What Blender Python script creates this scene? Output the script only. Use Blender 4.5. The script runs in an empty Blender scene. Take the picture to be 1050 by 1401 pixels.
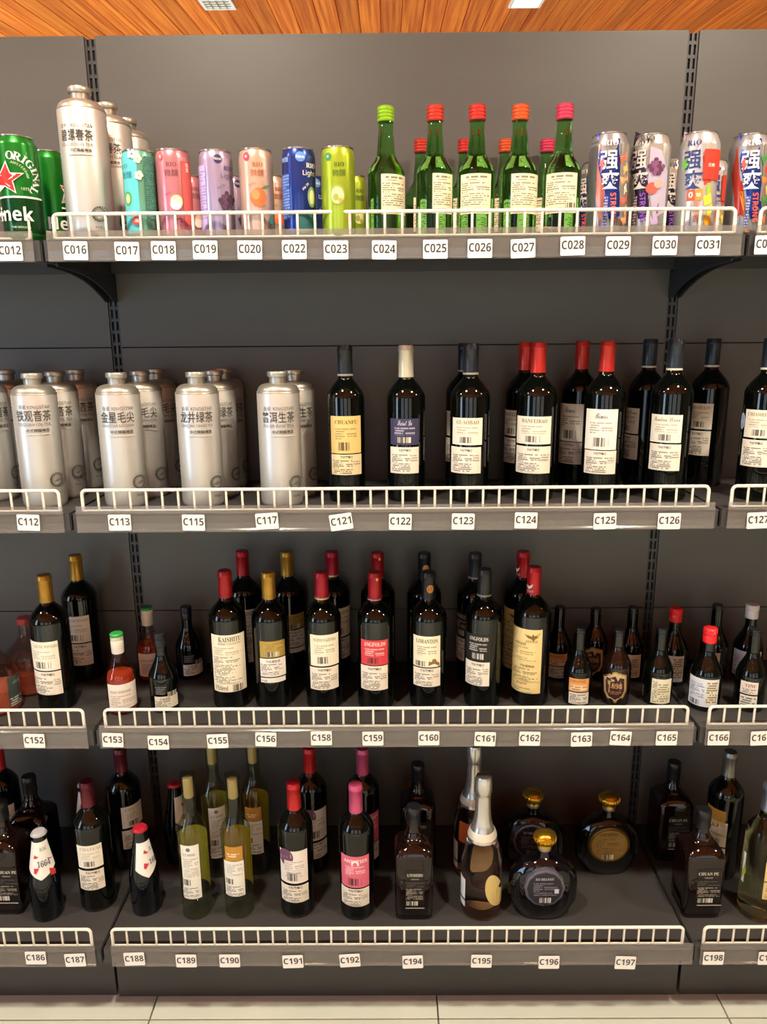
import bpy, bmesh, math, random
import numpy as np
random.seed(7)
SC = bpy.context.scene
COL = SC.collection
# ------------------------------------------------------------------ camera
F = 1010.6                                  # focal length in pixels of the 1050 x 1401 frame
CAM = np.array([-.0139, -1.6419, 1.3744])
_yaw, _pit, _rol = -.0053, .232, .0079
_cy, _sy, _cp, _sp = math.cos(_yaw), math.sin(_yaw), math.cos(_pit), math.sin(_pit)
FW = np.array([_sy*_cp, _cy*_cp, -_sp]); _r = np.array([_cy, -_sy, 0.]); _d = np.cross(FW, _r)
RT = _r*math.cos(_rol) + _d*math.sin(_rol); DN = -_r*math.sin(_rol) + _d*math.cos(_rol)
cam = bpy.data.cameras.new('camera'); cam.sensor_fit = 'VERTICAL'; cam.sensor_height = 36
cam.lens = F/1401*36; cam.clip_start = .02
camo = bpy.data.objects.new('camera', cam); COL.objects.link(camo)
from mathutils import Matrix, Vector
camo.matrix_world = Matrix([[RT[i], -DN[i], -FW[i], CAM[i]] for i in range(3)] + [[0, 0, 0, 1]])
SC.camera = camo
# ------------------------------------------------------------------ world, lights, exposure
W = bpy.data.worlds.new('sky'); SC.world = W; W.use_nodes = True
W.node_tree.nodes['Background'].inputs[0].default_value = (.62, .78, 1, 1)
W.node_tree.nodes['Background'].inputs[1].default_value = .8
SC.view_settings.view_transform = 'Standard'; SC.view_settings.look = 'None'
SC.view_settings.gamma = 1; SC.view_settings.use_curve_mapping = False
SC.view_settings.exposure = -0.42
SC.cycles.use_denoising = True
SC.cycles.max_bounces = 10; SC.cycles.transmission_bounces = 10; SC.cycles.transparent_max_bounces = 12
SC.cycles.caustics_reflective = False; SC.cycles.caustics_refractive = False
SC.cycles.sample_clamp_indirect = 6
def area(name, loc, rot, sx, sy, power, color):
    l = bpy.data.lights.new(name, 'AREA'); l.shape = 'RECTANGLE'; l.size = sx; l.size_y = sy; l.energy = power; l.color = color
    o = bpy.data.objects.new(name, l); COL.objects.link(o); o.location = loc; o.rotation_euler = rot; return o
RX0, RX1, RY0, RY1, RZ = -3.6, 4.2, -5.2, 6.6, 2.45       # room extents, height of its flat ceiling
def ceil_z(y): return RZ + .105*max(0., y + 2)
# daylight through the shop windows (cool) - just outside each opening
area('window_daylight', (RX0 - .12, -2.6, 1.35), (0, -math.pi/2, 0), 2.1, 1.1, 105, (.50, .74, 1))
area('window_daylight', (RX0 - .12, 2.6, 1.5), (0, -math.pi/2, 0), 2.1, 3.0, 420, (.60, .76, 1))
for k, x in enumerate((-2.2, 0, 2.2)):
    area('window_daylight', (x, RY0 - .12, 1.3), (math.pi/2, 0, 0), 1.7, 2.0, (30, 24, 20)[k], ((.66, .82, 1), (1, .93, .82), (1, .88, .68))[k])
LAMP_POWER = 32; FAR_POWER = 46
# ------------------------------------------------------------------ pixel helpers (a pixel gives a direction; the surface gives the distance)
def ray(u, v): return FW + RT*(u - 525)/F + DN*(v - 700.5)/F
def atz(u, v, z): k = ray(u, v); return CAM + k*(z - CAM[2])/k[2]
def aty(u, v, y): k = ray(u, v); return CAM + k*(y - CAM[1])/k[1]
def hdir(P): k = np.array(P[:2]) - CAM[:2]; return k/np.hypot(*k)
# ------------------------------------------------------------------ materials
MATS = {}
def lin(h):
    if not isinstance(h, str): return tuple(h)
    h = h.lstrip('#'); c = [int(h[i:i+2], 16)/255 for i in (0, 2, 4)]
    return tuple(x/12.92 if x <= .04045 else ((x + .055)/1.055)**2.4 for x in c)
def principled(name):
    m = bpy.data.materials.new(name); m.use_nodes = True
    return m, m.node_tree.nodes, m.node_tree.links, m.node_tree.nodes['Principled BSDF']
def mat(name, color='#808080', rough=.5, metal=0., trans=0., ior=1.45, alpha=1., emit=None, estr=0., spec=.5, coat=0., bump=0., bscale=200.):
    if name in MATS: return MATS[name]
    m, n, l, b = principled(name)
    b.inputs['Base Color'].default_value = (*lin(color), 1); b.inputs['Roughness'].default_value = rough
    b.inputs['Metallic'].default_value = metal; b.inputs['Transmission Weight'].default_value = trans
    b.inputs['IOR'].default_value = ior; b.inputs['Alpha'].default_value = alpha
    b.inputs['Specular IOR Level'].default_value = spec; b.inputs['Coat Weight'].default_value = coat
    if emit: b.inputs['Emission Color'].default_value = (*lin(emit), 1); b.inputs['Emission Strength'].default_value = estr
    if bump:
        t = n.new('ShaderNodeTexNoise'); t.inputs['Scale'].default_value = bscale; t.inputs['Detail'].default_value = 3
        c = n.new('ShaderNodeTexCoord'); l.new(c.outputs['Object'], t.inputs['Vector'])
        bp = n.new('ShaderNodeBump'); bp.inputs['Strength'].default_value = bump; bp.inputs['Distance'].default_value = .001
        l.new(t.outputs['Fac'], bp.inputs['Height']); l.new(bp.outputs['Normal'], b.inputs['Normal'])
    MATS[name] = m; return m
def ink(c): return mat('ink_' + c.strip('#'), c, .45)
def paper(c): return mat('paper_' + c.strip('#'), c, .55, bump=.05, bscale=900)
def foil(c, metal=.45, rough=.30):
    if isinstance(c, str): r = [int(int(c[i:i+2], 16)*.88) for i in (1, 3, 5)]; c = '#%02x%02x%02x' % tuple(r)
    return mat('foil_%s_%s' % (c.strip('#'), metal), c, rough, metal)
def printed(c):
    c = '#%02x%02x%02x' % tuple(int(int(c[i:i+2], 16)*.92) for i in (1, 3, 5)); return mat('printed_' + c.strip('#'), c, .30, .6, coat=.4)
def math_node(n, l, op, a, b=None):
    k = n.new('ShaderNodeMath'); k.operation = op
    for i, x in enumerate((a, b)):
        if x is None: continue
        if isinstance(x, (int, float)): k.inputs[i].default_value = x
        else: l.new(x, k.inputs[i])
    return k.outputs[0]
def print_mat(pap, inkc, style):
    """paper with rows of fine print ('lines', 'dense') or a barcode, in metres of UV"""
    key = 'print_%s_%s_%s' % (pap.strip('#'), inkc.strip('#'), style)
    if key in MATS: return MATS[key]
    m, n, l, b = principled(key)
    uv = n.new('ShaderNodeUVMap'); sp = n.new('ShaderNodeSeparateXYZ'); l.new(uv.outputs[0], sp.inputs[0])
    x, y = sp.outputs[0], sp.outputs[1]
    if style == 'bar':
        wn = n.new('ShaderNodeTexWhiteNoise'); wn.noise_dimensions = '1D'
        l.new(math_node(n, l, 'FLOOR', math_node(n, l, 'DIVIDE', x, .0011)), wn.inputs['W'])
        mk = math_node(n, l, 'GREATER_THAN', wn.outputs[0], .45)
        mk = math_node(n, l, 'MULTIPLY', mk, .85)
    else:
        p, cp, th, st = {'lines': (.0046, .0016, .22, .55), 'dense': (.0034, .0019, .30, .8), 'bold': (.0052, .0030, .25, .85)}[style]
        yr = math_node(n, l, 'DIVIDE', y, p); row = math_node(n, l, 'FLOOR', yr); fy = math_node(n, l, 'FRACT', yr)
        xr = math_node(n, l, 'DIVIDE', x, cp); cx = math_node(n, l, 'FLOOR', xr)
        cb = n.new('ShaderNodeCombineXYZ'); l.new(cx, cb.inputs[0]); l.new(row, cb.inputs[1])
        wn = n.new('ShaderNodeTexWhiteNoise'); wn.noise_dimensions = '2D'; l.new(cb.outputs[0], wn.inputs['Vector'])
        a = math_node(n, l, 'GREATER_THAN', wn.outputs[0], th)
        a = math_node(n, l, 'MULTIPLY', a, math_node(n, l, 'GREATER_THAN', fy, .42))
        # ragged line ends: each row stops somewhere
        w2 = n.new('ShaderNodeTexWhiteNoise'); w2.noise_dimensions = '1D'; l.new(row, w2.inputs['W'])
        lim = math_node(n, l, 'MULTIPLY', w2.outputs[0], .05); lim = math_node(n, l, 'ADD', lim, .012)
        a = math_node(n, l, 'MULTIPLY', a, math_node(n, l, 'LESS_THAN', x, lim))
        mk = math_node(n, l, 'MULTIPLY', a, st)
    mx = n.new('ShaderNodeMix'); mx.data_type = 'RGBA'; l.new(mk, mx.inputs[0])
    mx.inputs[6].default_value = (*lin(pap), 1); mx.inputs[7].default_value = (*lin(inkc), 1)
    l.new(mx.outputs[2], b.inputs['Base Color']); b.inputs['Roughness'].default_value = .5
    MATS[key] = m; return m
def noise_mat(name, c1, c2, scale, rough=.5, detail=4, stretch=(1, 1, 1), bump=.0, metal=0., spec=.5, rnd=0.):
    if name in MATS: return MATS[name]
    m, n, l, b = principled(name)
    tc = n.new('ShaderNodeTexCoord'); mp = n.new('ShaderNodeMapping'); mp.inputs['Scale'].default_value = stretch
    l.new(tc.outputs['Object'], mp.inputs[0]); vec = mp.outputs[0]
    if rnd:
        oi = n.new('ShaderNodeObjectInfo'); ad = n.new('ShaderNodeVectorMath'); ad.operation = 'ADD'
        sc = n.new('ShaderNodeVectorMath'); sc.operation = 'SCALE'; sc.inputs[0].default_value = (37, 91, 53)
        l.new(oi.outputs['Random'], sc.inputs['Scale']); l.new(vec, ad.inputs[0]); l.new(sc.outputs[0], ad.inputs[1]); vec = ad.outputs[0]
    t = n.new('ShaderNodeTexNoise'); t.inputs['Scale'].default_value = scale; t.inputs['Detail'].default_value = detail
    l.new(vec, t.inputs['Vector'])
    r = n.new('ShaderNodeValToRGB'); r.color_ramp.elements[0].position = .3; r.color_ramp.elements[1].position = .7
    r.color_ramp.elements[0].color = (*lin(c1), 1); r.color_ramp.elements[1].color = (*lin(c2), 1)
    l.new(t.outputs['Fac'], r.inputs[0]); out = r.outputs[0]
    if rnd:
        hs = n.new('ShaderNodeHueSaturation'); l.new(out, hs.inputs['Color'])
        v = math_node(n, l, 'MULTIPLY', oi.outputs['Random'], rnd); v = math_node(n, l, 'ADD', v, 1 - rnd/2); l.new(v, hs.inputs['Value']); out = hs.outputs[0]
    l.new(out, b.inputs['Base Color'])
    b.inputs['Roughness'].default_value = rough; b.inputs['Metallic'].default_value = metal; b.inputs['Specular IOR Level'].default_value = spec
    if bump:
        bp = n.new('ShaderNodeBump'); bp.inputs['Strength'].default_value = bump; bp.inputs['Distance'].default_value = .002
        l.new(t.outputs['Fac'], bp.inputs['Height']); l.new(bp.outputs['Normal'], b.inputs['Normal'])
    MATS[name] = m; return m
M_PANEL = noise_mat('grey_powder_panel', '#55514c', '#5a5651', 3, .46, 2, (1, 1, 4))
M_STEEL = noise_mat('dark_powder_steel', '#393736', '#3e3c3b', 4, .42, 2)
M_SLOT = mat('slot_shade', '#070606', .8)  # near-black colour stands in for the shade inside slots and gaps
M_WIRE = mat('cream_wire', '#f0ead8', .35)
M_STRIP = mat('clear_strip', '#8f8982', .12, alpha=.33, spec=.9, coat=.8)
M_TAG = mat('tag_card', '#f3efe8', .45)
M_TAGINK = mat('tag_ink', '#3a3836', .6)
M_TILE = noise_mat('floor_tile', '#bcc1b4', '#c4c8bb', 5, .22, 4, rnd=.06)
M_GROUT = mat('grout', '#8d877a', .8)
M_WALL = noise_mat('plaster', '#6f6455', '#786c5c', 6, .8, 3)
M_WOOD = noise_mat('varnished_pine', '#b84c0c', '#f58d2e', 7, .38, 7, (9, .22, 2), bump=.08, rnd=.35)
G_DARK = mat('dark_bottle_glass', '#050705', .025, spec=.55)
G_BROWN = mat('dark_brown_glass', '#150907', .06, spec=.6)
G_BLUEBK = mat('dark_blue_glass', '#060b10', .04, spec=.6)
G_GREEN = mat('green_glass', (.26, .74, .20), .02, trans=1., ior=1.30)
def thin_glass(name, tint, edge=.75):
    """thin walled glass: tinted see-through with a mirror-like skin that strengthens toward grazing angles"""
    m, n, l, b = principled(name); n.remove(b); out = n['Material Output']
    t = n.new('ShaderNodeBsdfTransparent'); t.inputs[0].default_value = (*tint, 1)
    g = n.new('ShaderNodeBsdfGlossy'); g.inputs['Roughness'].default_value = .02; lw = n.new('ShaderNodeLayerWeight'); lw.inputs[0].default_value = .5
    f = math_node(n, l, 'POWER', lw.outputs['Facing'], 4.); f = math_node(n, l, 'MULTIPLY', f, edge); f = math_node(n, l, 'ADD', f, .045)
    mx = n.new('ShaderNodeMixShader'); l.new(f, mx.inputs[0]); l.new(t.outputs[0], mx.inputs[1]); l.new(g.outputs[0], mx.inputs[2]); l.new(mx.outputs[0], out.inputs[0]); return m
G_CLEAR = thin_glass('clear_glass', (.76, .82, .68))
G_ROSE = mat('rose_glass', (.84, .62, .58), .02, trans=1., ior=1.33)
G_PINK = thin_glass('pink_glass', (.86, .70, .64))
G_ORANGE = mat('orange_wine', '#c2502c', .1, alpha=.62)
G_OLIVE = mat('pale_green_glass', (.78, .80, .45), .02, trans=1., ior=1.34)
M_ALU = mat('brushed_silver', '#d2cfc8', .40, .62, bump=.04, bscale=300)
M_ALU2 = mat('silver_cap', '#bdb8ac', .38, .8)
M_ALUL = mat('can_end', '#d0ccc4', .25, .95)
# ------------------------------------------------------------------ mesh building
class MB:
    def __init__(s): s.v = []; s.f = []; s.mi = []; s.sm = []; s.uv = []; s.mats = []
    def mid(s, m):
        if m not in s.mats: s.mats.append(m)
        return s.mats.index(m)
    def add(s, v, f, m, smooth=False, uv=None):
        o = len(s.v); s.v += [tuple(map(float, p)) for p in v]; k = s.mid(m)
        for q in f:
            s.f.append([i + o for i in q]); s.mi.append(k); s.sm.append(smooth)
            s.uv += [uv[i] for i in q] if uv is not None else [(0, 0)]*len(q)
    def box(s, a, b, m):
        (x0, y0, z0), (x1, y1, z1) = a, b
        s.add([(x, y, z) for z in (z0, z1) for y in (y0, y1) for x in (x0, x1)],
              [(0, 2, 3, 1), (4, 5, 7, 6), (0, 1, 5, 4), (2, 6, 7, 3), (0, 4, 6, 2), (1, 3, 7, 5)], m)
    def loft(s, rings, m, cap0=True, cap1=True, smooth=True):
        n = len(rings[0]); v = [p for r in rings for p in r]; f = []
        for i in range(len(rings) - 1):
            for j in range(n):
                k = (j + 1) % n; f.append((i*n + j, i*n + k, (i + 1)*n + k, (i + 1)*n + j))
        if cap0: f.append(tuple(range(n))[::-1])
        if cap1: f.append(tuple((len(rings) - 1)*n + j for j in range(n)))
        s.add(v, f, m, smooth)
    def lathe(s, prof, m, seg=40, cap0=True, cap1=True):
        cs = [(math.cos(2*math.pi*j/seg), math.sin(2*math.pi*j/seg)) for j in range(seg)]
        s.loft([[(max(r, .0002)*c, max(r, .0002)*q, z) for c, q in cs] for r, z in prof], m, cap0, cap1)
    def tube(s, pts, r, m, seg=8):
        pts = [np.array(p, float) for p in pts]; rings = []
        for i, p in enumerate(pts):
            t = pts[min(i + 1, len(pts) - 1)] - pts[max(i - 1, 0)]; t /= np.linalg.norm(t)
            a = np.array([0, 1., 0]) if abs(t[1]) < .9 else np.array([1., 0, 0])
            n1 = np.cross(t, a); n1 /= np.linalg.norm(n1); n2 = np.cross(t, n1)
            rings.append([tuple(p + r*(n1*math.cos(2*math.pi*j/seg) + n2*math.sin(2*math.pi*j/seg))) for j in range(seg)])
        s.loft(rings, m)
    def mesh(s, name, sharp=40):
        me = bpy.data.meshes.new(name); me.from_pydata(s.v, [], s.f)
        me.polygons.foreach_set('material_index', s.mi); me.polygons.foreach_set('use_smooth', s.sm)
        if any(u != (0, 0) for u in s.uv):
            l = me.uv_layers.new(name='uv'); l.data.foreach_set('uv', [c for u in s.uv for c in u])
        for m in s.mats: me.materials.append(m)
        me.update()
        if any(s.sm): me.set_sharp_from_angle(angle=math.radians(sharp))
        return me
    def obj(s, name, parent=None, loc=None):
        o = bpy.data.objects.new(name, s.mesh(name)); COL.objects.link(o)
        if parent is not None: o.parent = parent
        if loc is not None: o.location = loc
        return o
def tag(o, label=None, cat=None, group=None, kind=None):
    for k, v in (('label', label), ('category', cat), ('group', group), ('kind', kind)):
        if v: o[k] = v
    return o
def thing(name, loc, label, cat, group=None):
    o = bpy.data.objects.new(name, None); COL.objects.link(o); o.location = loc; o.empty_display_size = .02
    return tag(o, label, cat, group)
def link_obj(name, me, parent=None, loc=None):
    o = bpy.data.objects.new(name, me); COL.objects.link(o)
    if parent is not None: o.parent = parent
    if loc is not None: o.location = loc
    return o
def copy_thing(root, loc, rz, label, group=None):
    r = root.copy(); COL.objects.link(r); r.location = loc; r.rotation_euler = (0, 0, rz); r['label'] = label
    if group: r['group'] = group
    for ch in root.children:
        c = ch.copy(); COL.objects.link(c); c.parent = r
        for g in ch.children:
            d = g.copy(); COL.objects.link(d); d.parent = c
    return r
# ------------------------------------------------------------------ lettering
_TX = {}
STYLES = {'sans': (0x1D5A0, 0x1D5BA, 0x1D7E2), 'heavy': (0x1D5D4, 0x1D5EE, 0x1D7EC), 'serif': (0x1D400, 0x1D41A, 0x1D7CE), 'script': (0x1D4D0, 0x1D4EA, 0x1D7CE)}
def styled(s, style):
    up, lo, dg = STYLES[style]
    return ''.join(chr(up + ord(c) - 65) if 'A' <= c <= 'Z' else chr(lo + ord(c) - 97) if 'a' <= c <= 'z' else chr(dg + ord(c) - 48) if '0' <= c <= '9' else c for c in s)
def text_geo(s, bold=0., shear=0., style='sans'):
    """lettering as flat triangles, height 1 from y=0, centred on x"""
    key = (s, bold, shear, style)
    if key in _TX: return _TX[key]
    s = styled(s, style)
    c = bpy.data.curves.new('lettering', 'FONT'); c.body = s; c.size = 1; c.resolution_u = 2; c.offset = bold; c.shear = shear
    o = bpy.data.objects.new('lettering', c); me = o.to_mesh()
    P = np.array([v.co[:2] for v in me.vertices]) if len(me.vertices) else np.zeros((0, 2)); fs = [tuple(p.vertices) for p in me.polygons]
    if not len(P): P = np.array([(0., 0.), (.01, 0.), (0., 1.)]); fs = [(0, 1, 2)]
    o.to_mesh_clear(); bpy.data.objects.remove(o); bpy.data.curves.remove(c)
    y0, y1 = P[:, 1].min(), P[:, 1].max(); P[:, 1] = (P[:, 1] - y0)/(y1 - y0)
    x0, x1 = P[:, 0].min(), P[:, 0].max(); P[:, 0] = (P[:, 0] - (x0 + x1)/2)/(y1 - y0)
    _TX[key] = (P, fs, (x1 - x0)/(y1 - y0)); return _TX[key]
def slice_x(P, fs, step):
    if np.ptp(P[:, 0]) < step: return P, fs
    bm = bmesh.new(); vs = [bm.verts.new((x, y, 0)) for x, y in P]
    for f in fs:
        try: bm.faces.new([vs[i] for i in f])
        except ValueError: pass
    x = math.floor(P[:, 0].min()/step)*step + step
    while x < P[:, 0].max():
        bmesh.ops.bisect_plane(bm, geom=bm.verts[:] + bm.edges[:] + bm.faces[:], plane_co=(x, 0, 0), plane_no=(1, 0, 0)); x += step
    bm.verts.index_update(); Q = np.array([v.co[:2] for v in bm.verts]); g = [tuple(v.index for v in f.verts) for f in bm.faces]; bm.free()
    return Q, g
# ------------------------------------------------------------------ surfaces that carry labels
class Cyl:
    """surface of revolution, centre c at height z0, radius r(z)"""
    def __init__(s, c, z0, prof):
        s.c = np.array(c); s.z0 = z0; s.pz = [p[1] for p in prof]; s.pr = [p[0] for p in prof]; s.R = max(s.pr)
    def r(s, z): return float(np.interp(z, s.pz, s.pr))
    def hit(s, u, v):
        R = s.R; k = ray(u, v); o = CAM[:2] - s.c
        for _ in range(3):
            a = k[0]**2 + k[1]**2; b = o[0]*k[0] + o[1]*k[1]; q = b*b - a*(o @ o - R*R)
            t = (-b - math.sqrt(max(q, 0)))/a; p = CAM + k*t; R = s.r(p[2] - s.z0)
        ang = math.atan2(p[0] - s.c[0], -(p[1] - s.c[1]))
        return max(-1.6, min(1.6, ang))*s.R, p[2] - s.z0          # arc length at the widest radius, height
    def pt(s, x, z, off):
        a = x/s.R; r = s.r(z) + off; return (r*math.sin(a), -r*math.cos(a), z)
    curved = True
class Flat:
    """flat front face at depth y0 in front of centre c"""
    def __init__(s, c, z0, y0): s.c = np.array(c); s.z0 = z0; s.y0 = y0
    def hit(s, u, v): p = aty(u, v, s.c[1] + s.y0); return p[0] - s.c[0], p[2] - s.z0
    def pt(s, x, z, off): return (x, s.y0 - off, z)
    curved = False
def px2m(S, u, v):
    return abs(S.hit(u, v - 1)[1] - S.hit(u, v + 1)[1])/2
def rect(mb, S, x0, x1, z0, z1, m, off, nx=None, nz=None, round_=0.):
    st = .004 if S.curved else 1.
    nx = nx or max(1, int(abs(x1 - x0)/st)); nz = nz or (max(1, int(abs(z1 - z0)/.012)) if S.curved else 1)
    v, uv = [], []
    for j in range(nz + 1):
        for i in range(nx + 1):
            x = x0 + (x1 - x0)*i/nx; z = z0 + (z1 - z0)*j/nz; v.append(S.pt(x, z, off)); uv.append((x - x0 + 1e-5, z1 - z + 1e-5))
    f = [(j*(nx + 1) + i, j*(nx + 1) + i + 1, (j + 1)*(nx + 1) + i + 1, (j + 1)*(nx + 1) + i) for j in range(nz) for i in range(nx)]
    mb.add(v, f, m, S.curved, uv)
def poly(mb, S, pts, m, off):
    P = np.array(pts); c = P.mean(0)
    if S.curved:
        ring = [list(P), list(c + (P - c)*.5)]; n = len(P); Q = np.array(ring[0] + ring[1] + [c])
        f = [(i, (i + 1) % n, n + (i + 1) % n, n + i) for i in range(n)] + [(n + i, n + (i + 1) % n, 2*n) for i in range(n)]
    else: Q = P; f = [tuple(range(len(P)))]
    mb.add([S.pt(x, z, off) for x, z in Q], f, m)
def lettering(mb, S, s, x, z, h, m, off, bold=0., shear=0., wmax=None, rot=0., sx=1., style='sans'):
    P, fs, w = text_geo(s, bold, shear, style); P = P.copy(); P[:, 1] -= .5; P = P*h; P[:, 0] *= sx
    if wmax and w*h*sx > wmax: P[:, 0] *= wmax/(w*h*sx)
    if rot: c, q = math.cos(rot), math.sin(rot); P = P @ np.array([[c, q], [-q, c]])
    if S.curved: P, fs = slice_x(P, fs, .005)
    mb.add([S.pt(x + a, z + b, off) for a, b in P], fs, m)
# an artwork list holds photo-pixel elements:
#  L u0 v0 u1 v1 paper            a label of its own (a part); what follows is printed on it
#  R u0 v0 u1 v1 colour           flat colour field       P [(u,v)..] colour   polygon
#  C u v r colour (ry)            disc                    O u v r colour w     ring
#  T u v h text colour {opts}     lettering, h pixels high
#  X u0 v0 u1 v1 paper ink style  fine print / barcode
def artwork(root, S, art, base=None):
    lab = None; pr = MB(); n = [0]; pend = []
    def flush():
        nonlocal pr
        if pr.f: tag(pr.obj('print', lab if lab is not None else base), kind='stuff')
        pr = MB()
    for e in art:
        n[0] += 1; off = .0006 + .00012*n[0]; k = e[0]
        if k in 'LRX':
            u0, v0, u1, v1 = e[1:5]; um, vm = (u0 + u1)/2, (v0 + v1)/2
            x0, x1 = S.hit(u0, vm)[0], S.hit(u1, vm)[0]; z1, z0 = S.hit(um, v0)[1], S.hit(um, v1)[1]
            if k == 'L':
                flush(); mb = MB(); n[0] = 0; rect(mb, S, x0, x1, z0, z1, e[5], .0005); lab = mb.obj('label', root)
            elif k == 'R': rect(pr, S, x0, x1, z0, z1, e[5], off)
            else: rect(pr, S, x0, x1, z0, z1, print_mat(e[5], e[6], e[7]), off)
        elif k == 'N':                                       # label with a pointed lower edge
            u0, v0, u1, v1, dp = e[1:6]; um, vm = (u0 + u1)/2, (v0 + v1)/2; flush(); n[0] = 0
            x0, x1 = S.hit(u0, vm)[0], S.hit(u1, vm)[0]; z1, z0 = S.hit(um, v0)[1], S.hit(um, v1)[1]; d = dp*px2m(S, um, v1); mb = MB(); nx, nz = 24, 10; V = []
            for j in range(nz + 1):
                for i in range(nx + 1):
                    x = x0 + (x1 - x0)*i/nx; zb = z0 + d*abs(2*i/nx - 1); V.append(S.pt(x, zb + (z1 - zb)*j/nz, .0005))
            mb.add(V, [(j*(nx + 1) + i, j*(nx + 1) + i + 1, (j + 1)*(nx + 1) + i + 1, (j + 1)*(nx + 1) + i) for j in range(nz) for i in range(nx)], e[6], True); lab = mb.obj('label', root)
        elif k == 'P': poly(pr, S, [S.hit(u, v) for u, v in e[1]], e[2], off)
        elif k in 'CO':
            u, v, r = e[1:4]; x, z = S.hit(u, v); q = px2m(S, u, v); rx = r*q; rz = (e[5] if k == 'C' and len(e) > 5 else r)*q; N = 24
            if k == 'C': poly(pr, S, [(x + rx*math.cos(a*2*math.pi/N), z + rz*math.sin(a*2*math.pi/N)) for a in range(N)], e[4], off)
            else:
                w = e[5]*q; V = []; 
                for a in range(N):
                    c, sn = math.cos(a*2*math.pi/N), math.sin(a*2*math.pi/N); V += [S.pt(x + rx*c, z + rx*sn, off), S.pt(x + (rx - w)*c, z + (rx - w)*sn, off)]
                pr.add(V, [(2*a, (2*a + 2) % (2*N), (2*a + 3) % (2*N), 2*a + 1) for a in range(N)], e[4])
        elif k == 'T':
            u, v, h, s, c = e[1:6]; o = dict(e[6]) if len(e) > 6 else {}; x, z = S.hit(u, v); q = px2m(S, u, v)
            if 'w' in o: o['wmax'] = o.pop('w')*q
            lettering(pr, S, s, x, z, h*q, c, off, **o)
    flush()
INK = '#2b2722'
def wl(u0, v0, u1, v1, v2, v3, pap, title, tc, low='#ece3d0', skew=0, th=4.6, topt=None, sub=True, bc=True, head='干红葡萄酒'):
    """two-piece back label: title, print, barcode; below a printed import label (v2..v3)"""
    w, h = u1 - u0, v1 - v0; o = {'w': w*.8, 'style': 'serif'}; o.update(topt or {})
    a = [('L', u0, v0, u1, v1, paper(pap)), ('T', (u0 + u1)/2, v0 + h*.16, th, title, ink(tc), o)]
    if sub: a.append(('X', u0 + w*.14, v0 + h*.30, u1 - w*.14, v0 + h*.62, pap, tc, 'lines'))
    if bc: a.append(('X', u0 + w*.24, v0 + h*.70, u1 - w*.28, v0 + h*.92, '#ddd5c4' if pap[1] < 'b' else pap, '#1d1a18', 'bar'))
    if v2:
        d, hh = skew, v3 - v2
        a += [('L', u0 + d, v2, u1 + d, v3, paper(low)), ('T', (u0 + u1)/2 + d, v2 + hh*.12, 3.3, head, ink(INK), {'w': w*.7, 'bold': .015}),
              ('X', u0 + d + w*.06, v2 + hh*.25, u0 + d + w*.70, v3 - hh*.06, low, INK, 'dense'), ('X', u0 + d + w*.72, v2 + hh*.25, u1 + d - w*.05, v2 + hh*.52, low, INK, 'lines')]
    return a
# ================================================================== the room
def struct(name, mb, parent=None): return tag(mb.obj(name, parent), kind='structure' if parent is None else None)
mb = MB(); mb.box((RX0, RY0, -.06), (RX1, RY1, -.012), M_GROUT); floor = struct('floor', mb)
TS = .6; tm = MB(); g = .0015
tm.loft([[(x, y, z) for x, y in ((g + c, g + c), (TS - g - c, g + c), (TS - g - c, TS - g - c), (g + c, TS - g - c))] for c, z in ((0, -.013), (0, -.0012), (.0012, 0))], M_TILE, smooth=False)
tme = tm.mesh('tile'); TX0, TY0 = -.515 - 6*TS, -.393 - 8*TS
for i in range(13):
    for j in range(20):
        x, y = TX0 + i*TS, TY0 + j*TS
        if x + TS > RX1 + .3 or x < RX0 - .3 or y + TS > RY1 + .3: continue
        link_obj('tile', tme, floor, (x, y, 0))
# wooden ceiling: flat over the shop floor, rising behind the shelving; boards run away from the camera
mb = MB()
mb.box((RX0, RY0, RZ + .016), (RX1, -2, RZ + .08), M_WOOD)
za, zb = RZ + .016, ceil_z(RY1) + .016
mb.add([(RX0, -2, za), (RX1, -2, za), (RX1, RY1, zb), (RX0, RY1, zb), (RX0, -2, za + .06), (RX1, -2, za + .06), (RX1, RY1, zb + .06), (RX0, RY1, zb + .06)],
       [(0, 1, 2, 3), (7, 6, 5, 4), (0, 4, 5, 1), (1, 5, 6, 2), (2, 6, 7, 3), (3, 7, 4, 0)], M_WOOD)
ceiling = struct('ceiling', mb)
PW = .105
def plank_mesh(L):
    m = MB(); w = PW/2 - .0012
    m.loft([[(-w + c, 0, z), (-w + c, L, z), (w - c, L, z), (w - c, 0, z)] for c, z in ((0, .017), (0, .004), (.004, 0))], M_WOOD, smooth=False)
    return m.mesh('plank')
slope = math.atan(.105); pm1, pm2 = plank_mesh(-2 - RY0), plank_mesh((RY1 + 2)/math.cos(slope))
for i in range(int((RX1 - RX0)/PW)):
    x = RX0 + PW*(i + .5)
    link_obj('plank', pm1, ceiling, (x, RY0, RZ)); o = link_obj('plank', pm2, ceiling, (x, -2, RZ)); o.rotation_euler = (slope, 0, 0)
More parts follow.
